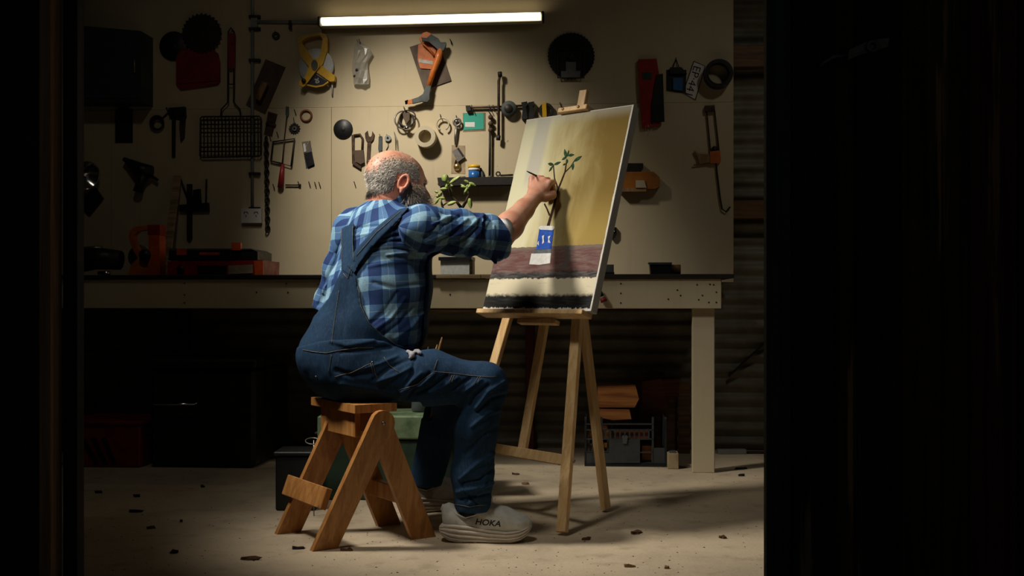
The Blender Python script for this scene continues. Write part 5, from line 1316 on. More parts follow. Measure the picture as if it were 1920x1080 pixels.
T = WT('open_wrench', 'brown open-ended wrench hung upright', 'wrench', 692, 315, 0.02); T.poly('shank', m_rust, [(689, 262), (696, 262), (693, 306), (687, 306)], 0.008, 0.016); T.poly('jaw', m_rust, [(684, 250), (689, 245), (691, 254), (694, 257), (697, 254), (698, 246), (702, 252), (700, 261), (696, 266), (689, 266), (685, 260)], 0.007, 0.018); T.build()
T = WT('grey_chisel', 'short grey chalk line holder on a nail', 'holder', 713, 285, 0.01); T.poly('body', m_gripgrey, [(710, 256), (716, 255), (716, 281), (713, 287), (709, 281)], 0.006, 0.018); T.rod('nail', m_dsteel, [(711, 249, 0.0), (713, 257, 0.02)], 0.7); T.build()
T = WT('pulley', 'tiny blue-grey pulley wheel on a nail', 'pulley', 727, 268, 0.01); T.band('wheel', m_grey, 727, 259, 2.2, 6, 0.008, 0.020, n=18); T.rod('nail', m_dsteel, [(724, 250, 0.0), (727, 258, 0.024)], 0.8); T.rod('cord', m_dsteel, [(727, 264, 0.014), (728, 274, 0.012), (724, 282, 0.012)], 0.6); T.build()
T = WT('wire_pieces', 'few bent wires hung on one nail', 'wire', 741, 285, 0.01)
for k in range(3): T.rod('wire', m_steel, [(739, 247, 0.012), (741 + k * 2, 262, 0.016), (742 + k * 3, 290, 0.008)], 0.5, n=5)
T.build()
T = WT('hose_clamps', 'cluster of steel hose clamp rings hung together', 'hose clamp', 761, 247, 0.02)
T.ring('clamp_ring', m_steel, 757, 225, 17, 1.5, 0.03, tilt=(0.35, -1, 0.1)); T.ring('clamp_ring', m_dsteel, 764, 222, 16, 1.4, 0.04, tilt=(-0.2, -1, 0.2)); T.ring('clamp_ring', m_rust, 762, 226, 14, 1.6, 0.022)
T.ball('worm_screw', m_chrome, 763, 240, 5, 0.045, sc=(1.2, 0.9, 0.8)); T.poly('bracket', m_brown, [(755, 212), (768, 212), (768, 224), (762, 232), (757, 224)], 0.012, 0.030); T.rod('nail', m_dsteel, [(757, 200, 0.0), (759, 206, 0.045)], 1.0); T.build()
T = WT('tape_roll', 'fat roll of masking tape on a hook', 'tape', 797, 280, 0.02); T.band('roll', m_tape, 796.5, 255.5, 12, 20, 0.006, 0.072, n=40); T.rod('hook', m_dsteel, [(797, 236, 0.0), (797, 243, 0.06), (796, 246, 0.07)], 0.9); T.build()
T = WT('clear_ring', 'open clear plastic hose ring on a nail', 'hose', 830, 250, 0.02)
p = T.part('hose', m_tape); p.tube([pw(x, y, 0.03) for x, y in circ(830, 233, 11.5, 20, -250, 60)], 1.6 * S_, 8); T.rod('nail', m_dsteel, [(825, 213, 0.0), (827, 222, 0.035)], 0.9); T.build()
T = WT('ring_spanner', 'pale steel ring spanner on a nail', 'spanner', 855, 275, 0.02); T.ring('ring_end', m_steel, 857, 229, 6.5, 2.0, 0.030); T.rod('shank', m_steel, [(856, 236, 0.028), (854, 258, 0.024), (854, 272, 0.018)], [2.4, 2.8, 1.6]); T.rod('nail', m_dsteel, [(855, 214, 0.0), (857, 228, 0.036)], 0.9); T.ball('nut', m_steel, 856, 228, 3.5, 0.030); T.build()
T = WT('green_sign', 'small green framed card with white label under the pipe', 'sign', 889, 247, 0.005); T.poly('frame', m_kraft, [(868, 212), (911, 211), (911, 246), (868, 248)], 0.002, 0.008); c_ = T.poly('card', m_green, [(869, 213), (907, 212), (907, 242), (869, 244)], 0.008, 0.010); T.poly('label', m_paper, [(872, 229), (890, 229), (890, 238), (872, 238)], 0.010, 0.0112, c_); T.build()
T = WT('tool_holder', 'weathered tin holder with grey metal tag above the shelf', 'holder', 858, 325, 0.02); T.poly('backplate', m_kraft, [(847, 272), (872, 273), (872, 326), (846, 325)], 0.002, 0.010); tg = T.poly('metal_tag', m_steel, [(848, 284), (860, 276), (872, 294), (858, 304)], 0.022, 0.026); T.poly('tag_bar', m_dsteel, [(857, 279), (860, 277), (870, 292), (867, 294)], 0.026, 0.028, tg); T.ball('padlock', m_brass, 857, 313, 7, 0.018, sc=(1, 0.6, 1)); T.rod('shackle', m_dsteel, [(853, 308, 0.018), (855, 300, 0.018), (860, 300, 0.018), (862, 308, 0.018)], 1.2); T.build()
# pipework hung on nails
T = WT('long_pipe', 'rusty steel pipe hung upright with capped ends', 'pipe', 936, 262, 0.02); T.rod('tube', m_rust, [(938, 140, 0.04), (935, 152, 0.04), (935, 256, 0.04)], 2.6, n=10); T.rod('cap', m_dsteel, [(937, 135, 0.04), (938, 144, 0.04)], 4.2, n=10); T.rod('cap', m_dsteel, [(935, 254, 0.04), (934, 263, 0.04)], 4, n=10); T.build()
T = WT('cross_pipe', 'rusty level bar hung behind the upright pipe', 'bar', 910, 203, 0.02); T.rod('bar', m_rust, [(876, 202, 0.024), (945, 200, 0.024), (980, 198, 0.024)], 2.2, n=10); T.poly('end_fitting', m_dsteel, [(873, 198), (882, 198), (883, 207), (874, 208)], 0.012, 0.036)
for x in (886, 919, 926): T.rod('nail', m_dsteel, [(x - 2, 196, 0.0), (x, 206, 0.034), (x + 2, 210, 0.03)], 0.8)
T.build()
T = WT('ball_rod', 'long thin steel rod topped with three balls', 'rod', 919, 345, 0.02); T.rod('rod', m_dsteel, [(919, 236, 0.030), (918, 344, 0.030)], 2.3, n=10)
for y in (220, 232, 244): T.ball('ball', m_rust, 920, y, 4.8, 0.030)
T.rod('foot', m_steel, [(918, 330, 0.030), (917, 345, 0.030)], 3.2, n=10); T.rod('hook', m_dsteel, [(914, 206, 0.0), (917, 210, 0.035), (921, 216, 0.03)], 1.0); T.build()
T = WT('polishing_pad', 'round dark rubber backing pad on the bar', 'pad', 954, 218, 0.02); T.disc('pad', m_gripgrey, 954, 203, 14.5, 0.020, 0.045, 28); T.disc('hub', m_dsteel, 953, 203, 8, 0.045, 0.050, 20); T.build()
T = WT('black_brackets', 'pair of black fence brackets hung by the canvas top', 'bracket', 990, 222, 0.02)
for x in (983, 996): T.poly('bracket', m_black, [(x - 6, 192), (x + 5, 190), (x + 6, 196), (x + 3, 200), (x + 6, 222), (x - 5, 223), (x - 3, 204)], 0.006, 0.045)
T.build()
T = WT('snap_tape', 'yellow-handled dark tape coil peeking above the canvas', 'tape', 1022, 222, 0.02); T.band('coil', m_dsteel, 1024, 207, 9, 14, 0.010, 0.030); T.poly('handle', m_yellow, [(1016, 193), (1024, 193), (1025, 219), (1017, 220)], 0.012, 0.036); T.build()
# wall shelf with mug and odds
T = WT('wall_shelf', 'narrow dark steel channel shelf behind the easel', 'shelf', 890, 347, 0.05)
T.poly('back', m_dsteel, [(820, 331), (962, 329), (962, 346), (822, 347)], 0.0, 0.003); T.poly('front_lip', m_dsteel, [(820, 333), (962, 331), (962, 346), (822, 348)], 0.076, 0.080); T.poly('tray', m_dsteel, [(820, 344), (962, 342), (962, 346), (822, 348)], 0.003, 0.076); T.build()
T = WT('mug', 'blue and white banded tin with yellow lid on the channel shelf', 'tin', 890, 332, 0.045); c = pw(889, 345, 0.04)
def cyl(part, mat, r, z0_, z1_):
    p = T.part(part, mat); p.lathe([(r, z0_), (r * 1.02, (z0_ + z1_) / 2), (r, z1_)], (c.x, -0.04, c.z), (0, 0, 1), 24)
cyl('body', m_glassb, 10.5 * S_, 0.004, 0.070); cyl('white_band', m_paper, 10.9 * S_, 0.070, 0.084); cyl('lid', m_yellow, 11.2 * S_, 0.084, 0.100); T.build()
T = WT('offcut_tube', 'short greenish tube lying beside the tin', 'tube', 905, 340, 0.04); T.rod('tube', m_gripgrey, [(900, 318, 0.03), (908, 342, 0.03)], 3.2); T.rod('collar', m_dsteel, [(899, 316, 0.03), (901, 321, 0.03)], 4); T.build()
T = WT('eye_bolt', 'small eye bolt lying on the channel shelf', 'bolt', 940, 333, 0.04); T.ring('eye', m_dsteel, 934, 326, 3.6, 1.3, 0.05); T.rod('shank', m_dsteel, [(938, 329, 0.05), (962, 328, 0.05)], 1.8); T.build()
T = WT('paper_scrap', 'flat cream dish standing at the left of the channel shelf', 'dish', 856, 338, 0.04); c = pw(858, 342, 0.04); p = T.part('dish', m_tape); p.lathe([(0.012, 0.004), (0.034, 0.012), (0.043, 0.032), (0.040, 0.032), (0.030, 0.014), (0.002, 0.010)], (c.x, -0.04, c.z), (0, 0, 1), 24); T.build()

# right of the canvas
T = WT('level_case', 'red spirit level case in torn plastic wrap', 'tool case', 1222, 248, 0.01)
T.poly('case', m_red, [(1197, 111), (1231, 110), (1236, 140), (1238, 236), (1204, 240), (1198, 150)], 0.004, 0.030); T.poly('window', m_dgreen, [(1204, 136), (1222, 136), (1222, 149), (1204, 149)], 0.030, 0.032); T.poly('black_insert', m_black, [(1222, 196), (1231, 140), (1243, 138), (1246, 228), (1222, 230)], 0.030, 0.040)
wrp = T.part('torn_wrap', m_bag, kind='stuff'); rngb = random.Random(8); 
for k in range(14):
    x, y = rngb.uniform(1205, 1248), rngb.uniform(228, 246); q = pw(x, y, 0.034); wrp.add([q + Vector((rngb.uniform(-.012, .012), rngb.uniform(-.008, .004), rngb.uniform(-.012, .012))) for _ in range(3)], [[0, 1, 2]])
T.poly('backing_card', m_kraft, [(1203, 236), (1252, 240), (1253, 247), (1204, 249)], 0.002, 0.005); T.build()
T = WT('dark_packet', 'dark blister packet clipped beside the number plate', 'package', 1268, 178, 0.01); T.poly('card', m_black, [(1250, 131), (1287, 131), (1286, 175), (1250, 170)], 0.004, 0.010); T.poly('blister', m_bluep, [(1262, 146), (1281, 146), (1280, 170), (1262, 168)], 0.010, 0.022); T.poly('clip', m_black, [(1257, 126), (1278, 126), (1288, 138), (1256, 138)], 0.006, 0.026); T.rod('wire_loop', m_dsteel, [(1262, 126, 0.016), (1267, 112, 0.01), (1268, 106, 0.0)], 0.8); T.rod('wire_loop', m_dsteel, [(1273, 126, 0.016), (1268, 112, 0.01)], 0.8); T.build()
T = WT('number_plate', 'white number plate with black lettering hung aslant', 'number plate', 1302, 187, 0.01)
pl = T.poly('plate', m_paper, [(1301, 115), (1322, 124), (1303, 186), (1282, 174)], 0.006, 0.009)
T.rod('rim', m_dsteel, [(1301, 115, 0.009), (1322, 124, 0.009), (1304, 187, 0.009), (1281, 174, 0.009), (1301, 115, 0.009)], 0.8, n=5); T.build()
tm = text_mesh('EP·441', 0.062); tm.materials.append(m_print)
o = bpy.data.objects.new('lettering', tm); C.objects.link(o); o.parent = T.objs[id(pl)]
xs_ = [q.co.x for q in tm.vertices]; ys2 = [q.co.y for q in tm.vertices]; w_, h_ = max(xs_) - min(xs_), max(ys2) - min(ys2)
a0, a1 = pw(1309, 124, 0.009), pw(1292, 180, 0.009); ln = (a1 - a0).length
for q in tm.vertices: q.co.x *= 0.94 * ln / w_; q.co.y *= 0.040 / h_
ang = math.atan2(a1.z - a0.z, a1.x - a0.x); mid = (a0 + a1) / 2 + Vector((-0.006, 0, -0.002)); an_ = pw(1302, 187, 0.01)
o.matrix_local = Matrix.Translation(Vector((mid.x, -0.0096, mid.z)) - Vector(an_)) @ Matrix.Rotation(math.radians(90), 4, 'X') @ Matrix.Rotation(ang, 4, 'Z')
T = WT('drain_collar', 'fat black rubber ring at the edge of the board', 'ring', 1348, 168, 0.02); T.band('ring', m_black, 1348, 137, 19.5, 26, 0.006, 0.075, n=40); T.band('lip', m_dsteel, 1348, 137, 19, 21, 0.074, 0.078, n=40); T.build()
T = WT('caulking_gun', 'old wire-framed caulking gun with orange trigger hung nose up', 'caulking gun', 1340, 398, 0.02)
T.poly('end_plate', m_rust, [(1322, 198), (1340, 197), (1341, 208), (1323, 209)], 0.006, 0.034); T.rod('side_rail', m_rust, [(1325, 208, 0.02), (1332, 282, 0.02)], 1.3); T.rod('side_rail', m_rust, [(1340, 208, 0.02), (1348, 282, 0.02)], 1.3); T.disc('plunger_plate', m_dsteel, 1340, 280, 6, 0.014, 0.026, 16)
T.rod('plunger_rod', m_dsteel, [(1341, 280, 0.02), (1344, 320, 0.02), (1350, 370, 0.02), (1354, 392, 0.02), (1361, 397, 0.02), (1369, 388, 0.02)], 1.5)
T.poly('body', m_orange, [(1331, 284), (1350, 282), (1352, 302), (1348, 306), (1332, 306)], 0.010, 0.032); T.poly('trigger', m_oakh, [(1302, 282), (1310, 288), (1332, 290), (1332, 304), (1312, 308), (1308, 294)], 0.012, 0.028); T.rod('lever', m_oakh, [(1300, 310, 0.02), (1330, 306, 0.02)], 1.4); T.build()
T = WT('wood_plane', 'orange-varnished wooden plane on a bracket behind the canvas edge', 'hand plane', 1200, 355, 0.04)
T.poly('stock', M('orange_varnish', (0.40, 0.14, 0.025), rough=0.4, scale=12), [(1160, 322), (1225, 322), (1237, 332), (1237, 350), (1228, 354), (1160, 354)], 0.010, 0.060); T.poly('sole', m_oakh, [(1160, 352), (1212, 352), (1212, 359), (1160, 359)], 0.006, 0.064); T.poly('tote', m_tape, [(1192, 338), (1208, 338), (1212, 352), (1192, 352)], 0.060, 0.070); T.poly('iron', m_dsteel, [(1160, 306), (1206, 306), (1206, 315), (1198, 322), (1160, 322)], 0.010, 0.050); T.build()
T = WT('door_stop', 'small black rubber stop on the wall beside the canvas', 'stop', 1154, 448, 0.01); T.poly('pad', m_black, [(1146, 426), (1156, 426), (1156, 440), (1151, 447), (1146, 447)], 0.002, 0.03); T.rod('screw', m_steel, [(1152, 434, 0.03), (1152, 434, 0.034)], 1.5); T.build()

# ------------------------------------------------------------------ things on the bench
def BT(name, label, cat, px, py, d, group=None): return WT(name, label, cat, px, py, d, group)
ZB = zt                                              # bench top height
T = BT('angle_grinder', 'dark power tool lying at the far left of the bench', 'power tool', 185, 515, 0.45)
T.rod('body', m_black, [(150, 492, 0.50), (180, 484, 0.50), (226, 488, 0.50)], [18, 20, 17], n=16); T.rod('motor_cap', m_red, [(140, 466, 0.5), (152, 478, 0.5)], [7, 9], n=12); T.rod('gear_case', m_steel, [(158, 468, 0.5), (190, 466, 0.5)], [5, 6], n=12); T.rod('spindle', m_chrome, [(184, 512, 0.52), (206, 512, 0.52)], [3, 4]); T.build()
T = BT('circular_saw', 'orange and red circular saw standing on the bench', 'circular saw', 268, 515, 0.45)
T.poly('base_column', m_ored, [(279, 440), (299, 440), (300, 516), (277, 516)], 0.40, 0.48); T.poly('column_cap', m_red, [(277, 422), (299, 421), (300, 441), (277, 441)], 0.40, 0.48)
T.poly('handle', m_orange, [(244, 432), (252, 425), (278, 422), (278, 430), (258, 434), (250, 442), (256, 462), (266, 480), (258, 484), (246, 462), (241, 444)], 0.42, 0.46); T.poly('blade_guard', m_orange, [(240, 515), (246, 496), (262, 480), (278, 476), (278, 516)], 0.41, 0.47); T.disc('blade', m_steel, 262, 482, 22, 0.40, 0.404); T.disc('motor', m_black, 270, 478, 10, 0.46, 0.50, 20); T.build()
T = BT('organiser_case', 'black organiser case with red latches on top of the red case', 'tool case', 396, 488, 0.45)
T.poly('shell', m_black, [(317, 466), (330, 468), (470, 466), (483, 472), (483, 487), (316, 488)], 0.28, 0.52); T.poly('lid_rim', m_gripgrey, [(317, 466), (440, 466), (470, 466), (474, 468), (318, 470)], 0.27, 0.525)
for x in (331, 434): T.poly('latch', m_ored, [(x, 466 if x < 400 else 455), (x + 17, 466 if x < 400 else 455), (x + 17, 478 if x < 400 else 469), (x, 478 if x < 400 else 469)], 0.51, 0.54 if x < 400 else 0.535)
T.poly('handle', m_ored, [(374, 473), (409, 473), (409, 478), (374, 478)], 0.52, 0.545); T.build()
T = BT('red_tool_case', 'red plastic tool case lying flat on the bench', 'tool case', 402, 515, 0.45)
T.poly('shell', m_red, [(314, 490), (494, 488), (493, 516), (314, 516)], 0.26, 0.54); T.poly('dark_panel', m_black, [(370, 498), (424, 498), (424, 513), (370, 513)], 0.54, 0.546); T.poly('label', m_kraft, [(428, 498), (474, 496), (474, 512), (428, 514)], 0.54, 0.546); T.poly('corner_block', m_ored, [(476, 489), (493, 489), (493, 516), (478, 516)], 0.54, 0.555); T.disc('catch', m_black, 338, 505, 7, 0.54, 0.55, 16); T.build()
T = BT('plant_stand', 'small white stand with black rim under the jade plant on the bench', 'stand', 858, 515, 0.55)
T.poly('box', m_pwhite, [(826, 487), (880, 487), (880, 516), (826, 516)], 0.48, 0.62); T.poly('rim', m_black, [(822, 482), (884, 481), (884, 487), (822, 488)], 0.47, 0.63); T.poly('side_strip', m_bench_raw, [(880, 488), (886, 487), (886, 514), (880, 515)], 0.50, 0.60); T.poly('dish', m_white, [(832, 476), (876, 476), (882, 482), (826, 482)], 0.49, 0.61); T.build()
# jade plant in a blue pot
T = BT('jade_plant', 'small jade plant with bright green leaves in a blue pot on the bench', 'potted plant', 858, 476, 0.55)
cp = pw(858, 476, 0.55); pot = T.part('pot', m_pblue); k_ = 1 / 385.0
pot.lathe([(18 * k_, 0.0), (22 * k_, 0.02), (24 * k_, 45 * k_), (25 * k_, 58 * k_), (23 * k_, 58 * k_), (20 * k_, 40 * k_), (0.004, 38 * k_)], cp, (0, 0, 1), 24)
soil = T.part('soil', m_brown); soil.lathe([(0.002, 50 * k_), (22 * k_, 50 * k_), (22 * k_, 46 * k_)], cp, (0, 0, 1), 20)
m_bark = M('green_brown_bark', (0.10, 0.07, 0.035), rough=0.8); 
def leafmat():
    t = NT('jade_leaf'); n_ = t.noise(t.coord(), 30, 3); col = t.mix(t.ramp(n_, 0.35, 0.65), (0.30, 0.42, 0.09), (0.52, 0.58, 0.24))
    return t.done(col, 0.35, 0, 0.5)
m_jade = leafmat()
def br(pts, r):
    p = T.part('branch', m_bark); p.tube([pw(x, y, d) for x, y, d in pts], [q * k_ for q in r], 8)
br([(858, 424, .55), (862, 398, .55), (865, 390, .55)], [5, 4, 3.4]); br([(865, 390, .55), (856, 378, .56), (846, 366, .56), (841, 350, .57)], [3.2, 2.6, 2.2, 1.8]); br([(865, 392, .55), (874, 378, .54), (879, 364, .54), (876, 348, .54)], [3.2, 2.6, 2.0, 1.6]); br([(850, 430, .55), (832, 396, .57), (826, 374, .58)], [3.5, 2.4, 1.8]); br([(830, 386, .575), (838, 380, .57)], [1.6, 1.0])
def leaf(px, py, d, ang, ln, w, tilt):
    p = T.part('leaf', m_jade); c = pw(px, py, d); a = math.radians(ang)
    dv = Vector((math.cos(a), -math.sin(tilt) * 0.6, math.sin(a))).normalized(); sv = dv.cross(Vector((math.sin(tilt * 2) * 0.7, -1, 0.4 * math.cos(tilt * 3)))).normalized(); nv = dv.cross(sv)
    vv = []; ff = []; n_ = 5
    for i in range(n_ + 1):
        t_ = i / n_; ww = w * k_ * math.sin(math.pi * min(1, 0.08 + t_ * 0.92)) ** 0.7 * 0.5; o = c + dv * (ln * k_ * t_) + nv * (0.004 * t_ * t_)
        vv += [o - sv * ww, o + nv * 0.0028, o + sv * ww, o - nv * 0.0022]
    for i in range(n_): ff += [[i * 4 + k, i * 4 + (k + 1) % 4, (i + 1) * 4 + (k + 1) % 4, (i + 1) * 4 + k] for k in range(4)]
    ff += [[3, 2, 1, 0], [n_ * 4 + k for k in range(4)]]
    p.add(vv, ff, True)
rl_ = random.Random(21)
for cx, cy, d, n_ in ((841, 348, .57, 5), (874, 352, .54, 6), (878, 344, .54, 3), (824, 370, .58, 5), (822, 358, .58, 2)):
    for k in range(n_):
        leaf(cx + rl_.uniform(-3, 3), cy + rl_.uniform(-3, 3), d + rl_.uniform(-.01, .02), 360 * k / n_ + rl_.uniform(-25, 25), rl_.uniform(10, 16), rl_.uniform(5, 8), rl_.uniform(-1.2, 1.2))
leaf(834, 342, .60, 85, 17, 14, 0.1); leaf(843, 344, .60, 35, 26, 8, 0.1); leaf(880, 372, .56, -80, 20, 9, 0.2); leaf(839, 384, .59, 20, 18, 8, 0.3)
T.build()
T = BT('small_vise', 'small dark box with pale roller near the right end of the bench', 'box', 1246, 514, 0.5)
T.poly('box', m_black, [(1218, 493), (1258, 493), (1258, 514), (1220, 514)], 0.46, 0.56); T.poly('lip', m_gripgrey, [(1216, 492), (1260, 492), (1260, 496), (1219, 496)], 0.455, 0.565); T.rod('roller', m_oakh, [(1258, 505, 0.51), (1276, 505, 0.51)], 8, n=14); T.build()
T = BT('paint_can', 'dark small block standing on the bench behind the canvas edge', 'block', 1144, 515, 0.5); T.poly('block', m_gripgrey, [(1128, 496), (1151, 496), (1151, 515), (1128, 515)], 0.46, 0.54); T.poly('foot', m_black, [(1124, 510), (1152, 510), (1152, 516), (1124, 516)], 0.45, 0.55); T.build()
T = WT('hose_nozzle', 'dark red-banded nozzle hung on the bench front beside the canvas', 'nozzle', 1131, 567, 0.75); T.rod('tip', m_black, [(1125, 545, 0.76), (1129, 556, 0.762)], [2.5, 4], n=10); T.rod('band', m_kraft, [(1129, 556, 0.762), (1130, 559, 0.762)], 4.4, n=10); T.rod('cap', m_dred, [(1130, 559, 0.762), (1133, 566, 0.762)], [5, 5.5], n=10); T.build()
# ------------------------------------------------------------------ things under the bench and on the floor
def on_floor(T, part, mat, px0, px1, py_top, d0, d1, par=None, bev=0.004, z0=0.0, label=None):
    """upright box between wall distances d0 < d1 whose front edge spans px0..px1 and reaches py_top"""
    a, b = pw(px0, py_top, d1), pw(px1, py_top, d1); p = T.part(part, mat, par, label)
    p.box(((a.x + b.x) / 2, -(d0 + d1) / 2, (z0 + a.z) / 2), (b.x - a.x, d1 - d0, a.z - z0), bev=bev); return p
m_bin = M('black_green_plastic', (0.012, 0.016, 0.013), rough=0.4)
m_crate = M('charcoal_crate_plastic', (0.040, 0.046, 0.048), rough=0.55)
T = WT('storage_bin', 'tall dark lidded plastic bin under the left of the bench', 'bin', 380, 885, 0.45)
on_floor(T, 'body', m_bin, 280, 478, 690, 0.15, 0.74, bev=0.02)
z_ = pw(380, 690, 0.74).z; a, b = pw(276, 690, 0.75), pw(482, 690, 0.75)
p = T.part('lid', m_bin); p.box(((a.x + b.x) / 2, -0.45, z_ + 0.022), (b.x - a.x, 0.63, 0.044), bev=0.012)
T.rod('handle', m_chrome, [(282, 752, 0.745), (290, 758, 0.775), (365, 758, 0.775), (374, 752, 0.745)], 1.8); T.poly('recess', m_black, [(288, 786), (372, 786), (372, 796), (288, 796)], 0.745, 0.752); T.build()
T = WT('red_crate', 'low dark red plastic crate at the far left under the bench', 'crate', 200, 888, 0.45)
on_floor(T, 'body', m_dred, 120, 262, 796, 0.25, 0.76, bev=0.008)
for k in range(3): T.poly('slot', m_black, [(150 + k * 20, 822), (158 + k * 20, 820), (186 + k * 16, 870), (178 + k * 16, 872)], 0.761, 0.764)
z_ = pw(200, 796, 0.76).z; a, b = pw(116, 796, 0.765), pw(266, 796, 0.765); p = T.part('rim', m_dred); p.box(((a.x + b.x) / 2, -0.505, z_ + 0.008), (b.x - a.x, 0.53, 0.016), bev=0.004); T.build()

# beside the stool, behind the painter
def fbox(T, part, mat, pxc, pyf, w, dep, z0, z1, par=None, bev=0.004, rot=0.0, off=(0, 0)):
    c = floor_at(pxc, pyf); R = Matrix.Rotation(rot, 3, 'Z'); p = T.part(part, mat, par)
    p.box(c + R @ Vector((off[0], dep / 2 + off[1], 0)) + Vector((0, 0, (z0 + z1) / 2)), (w, dep, z1 - z0), R, bev); return p
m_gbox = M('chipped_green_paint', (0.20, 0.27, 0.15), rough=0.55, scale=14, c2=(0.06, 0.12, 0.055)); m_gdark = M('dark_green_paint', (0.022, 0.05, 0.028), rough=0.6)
T = Thing('green_chest', 'chipped green painted chest with papers on it behind the stool', 'chest', None, floor_at(725, 940))
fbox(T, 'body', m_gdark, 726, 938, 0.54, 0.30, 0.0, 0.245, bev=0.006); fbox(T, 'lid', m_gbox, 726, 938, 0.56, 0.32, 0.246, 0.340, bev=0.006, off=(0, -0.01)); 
c = floor_at(726, 938); p = T.part('handle', m_steel); p.tube([c + Vector((-0.285, 0.12, 0.26)), c + Vector((-0.31, 0.12, 0.255)), c + Vector((-0.31, 0.20, 0.255)), c + Vector((-0.285, 0.20, 0.26))], 0.004, 8); T.build()
ztop = 0.340
T = Thing('paper_stack', 'few white papers lying on the green chest behind the knee', 'papers', None, c + Vector((0.2, 0.1, ztop)))
for k in range(3):
    p = T.part('sheet', m_paper); p.box(c + Vector((0.262 + 0.006 * k, 0.06, ztop + 0.004 + 0.0075 * k)), (0.15, 0.21, 0.007), Matrix.Rotation(0.10 * k, 3, 'Z'), 0.001)
T.build()
T = Thing('pencil', 'yellowish pencil lying on the papers', 'pencil', None, c + Vector((0.17, 0.0, ztop))); p = T.part('shaft', m_yellow); q = c + Vector((0.185, 0.0, ztop + 0.0275)); p.tube([q, q + Vector((0.10, 0.05, 0.003))], 0.0035, 6); p = T.part('point', m_oakh); p.tube([q, q - Vector((0.014, 0.007, 0.0))], [0.0035, 0.0006], 6); T.build()
T = Thing('brush_jar', 'glass jar of brush water standing on the green chest beyond the lap', 'jar', None, c + Vector((0.11, 0.16, ztop)))
jc = c + Vector((0.12, 0.17, ztop + 0.001))
m_jar = M('murky_jar', (0.10, 0.12, 0.12), rough=0.15); p = T.part('jar', m_jar); p.lathe([(0.034, 0), (0.038, 0.006), (0.038, 0.085), (0.033, 0.095), (0.033, 0.105), (0.030, 0.105), (0.030, 0.02), (0.001, 0.018)], jc, (0, 0, 1), 20); p = T.part('neck_ring', m_jar); p.torus(jc + Vector((0, 0, 0.098)), 0.034, 0.0025, (0, 0, 1), 20, 6); T.build()
jz = jc.z
for k, (px, py, r_) in enumerate(((829, 632, 0.0050), (820, 646, 0.0045), (803, 650, 0.0035))):
    T = Thing('standing_brush', ['thick pale brush handle standing tallest in the jar', 'brush handle leaning close against the tallest one in the jar', 'thin short brush handle at the left of the jar'][k], 'paintbrush', None, jc)
    top_ = at(px, py, jc.y); bot_ = jc + Vector((0.014 * (1 - k), 0.012 * (k - 1), 0.024)); dd = (top_ - bot_)
    p = T.part('handle', m_oakh if k < 2 else m_gripgrey); p.tube([bot_ + dd * 0.25, bot_ + dd * 0.9, top_], [r_ * 0.8, r_, r_ * 0.5], 8); p = T.part('ferrule', m_steel); p.tube([bot_ + dd * 0.12, bot_ + dd * 0.26], r_ * 0.85, 8); p = T.part('bristles', m_brown); p.tube([bot_, bot_ + dd * 0.13], [r_ * 0.5, r_], 8); T.build()
T = Thing('black_tub', 'square black plastic tub on the floor left of the stool legs', 'tub', None, floor_at(548, 960))
fbox(T, 'body', m_black, 553, 958, 0.150, 0.16, 0.0, 0.210, bev=0.006); fbox(T, 'rim', m_black, 553, 958, 0.164, 0.174, 0.211, 0.226, bev=0.004, off=(0, -0.007)); T.build()
T = Thing('wire_hoop', 'thin pale wire hoop leaning by the stool top', 'wire', None, floor_at(590, 940)); p = T.part('hoop', m_steel); q = at(586, 827, 4.15); p.torus(q, 0.026, 0.0022, (0.1, -0.35, 1), 20, 6); p = T.part('stem', m_steel); p.tube([q + Vector((0.0, 0.026, 0)), Vector((q.x, q.y + 0.03, 0.0))], 0.0022, 6); T.build()

# crate of firewood
T = WT('firewood_crate', 'open charcoal plastic crate holding split firewood under the bench', 'crate', 1172, 874, 0.5)
d1 = 0.54; d0_ = 0.22
def pl_(part, pts, a, b, mat=m_crate): return T.poly(part, mat, pts, a, b)
pl_('floor_panel', [(1098, 868), (1250, 868), (1250, 875), (1098, 875)], d0_, d1)
for (pa, pb) in ((d1 - 0.012, d1), (d0_, d0_ + 0.012)):
    nm = 'front_wall' if pa > 0.4 else 'back_wall'
    pl_('bottom_rail', [(1097, 846), (1142, 846), (1142, 874), (1097, 874)], pa, pb); pl_('bottom_rail', [(1224, 840), (1250, 840), (1250, 874), (1224, 874)], pa, pb)
    pl_('lower_strip', [(1130, 868), (1224, 868), (1224, 874), (1130, 874)], pa, pb)
    for y in (794, 805, 822, 847): pl_('rail', [(1097, y), (1226, y), (1226, y + 2.5), (1097, y + 2.5)], pa, pb)
    for x in (1096, 1110, 1126, 1222, 1246): pl_('post', [(x, 782), (x + 4, 782), (x + 4, 874), (x, 874)], pa, pb)
    for x in range(1134, 1222, 9): pl_('bar', [(x, 806), (x + 3, 806), (x + 3, 822), (x, 822)], pa, pb)
pl_('door_panel', [(1142, 824), (1200, 824), (1200, 868), (1142, 868)], d1 - 0.006, d1 + 0.004); pl_('latch', [(1166, 818), (1169, 816), (1171, 819), (1174, 816), (1177, 818), (1175, 832), (1168, 832)], d1 + 0.004, d1 + 0.012, m_gripgrey)
for x in (1096, 1246): pl_('side_wall', [(x, 786), (x + 4, 786), (x + 4, 872), (x, 872)], d0_, d1)
T.build()
m_log = wood('split_log', (0.42, 0.17, 0.045), (0.22, 0.07, 0.02), axis=0); m_logd = wood('dark_split_log', (0.22, 0.06, 0.025), (0.11, 0.03, 0.014), axis=0)
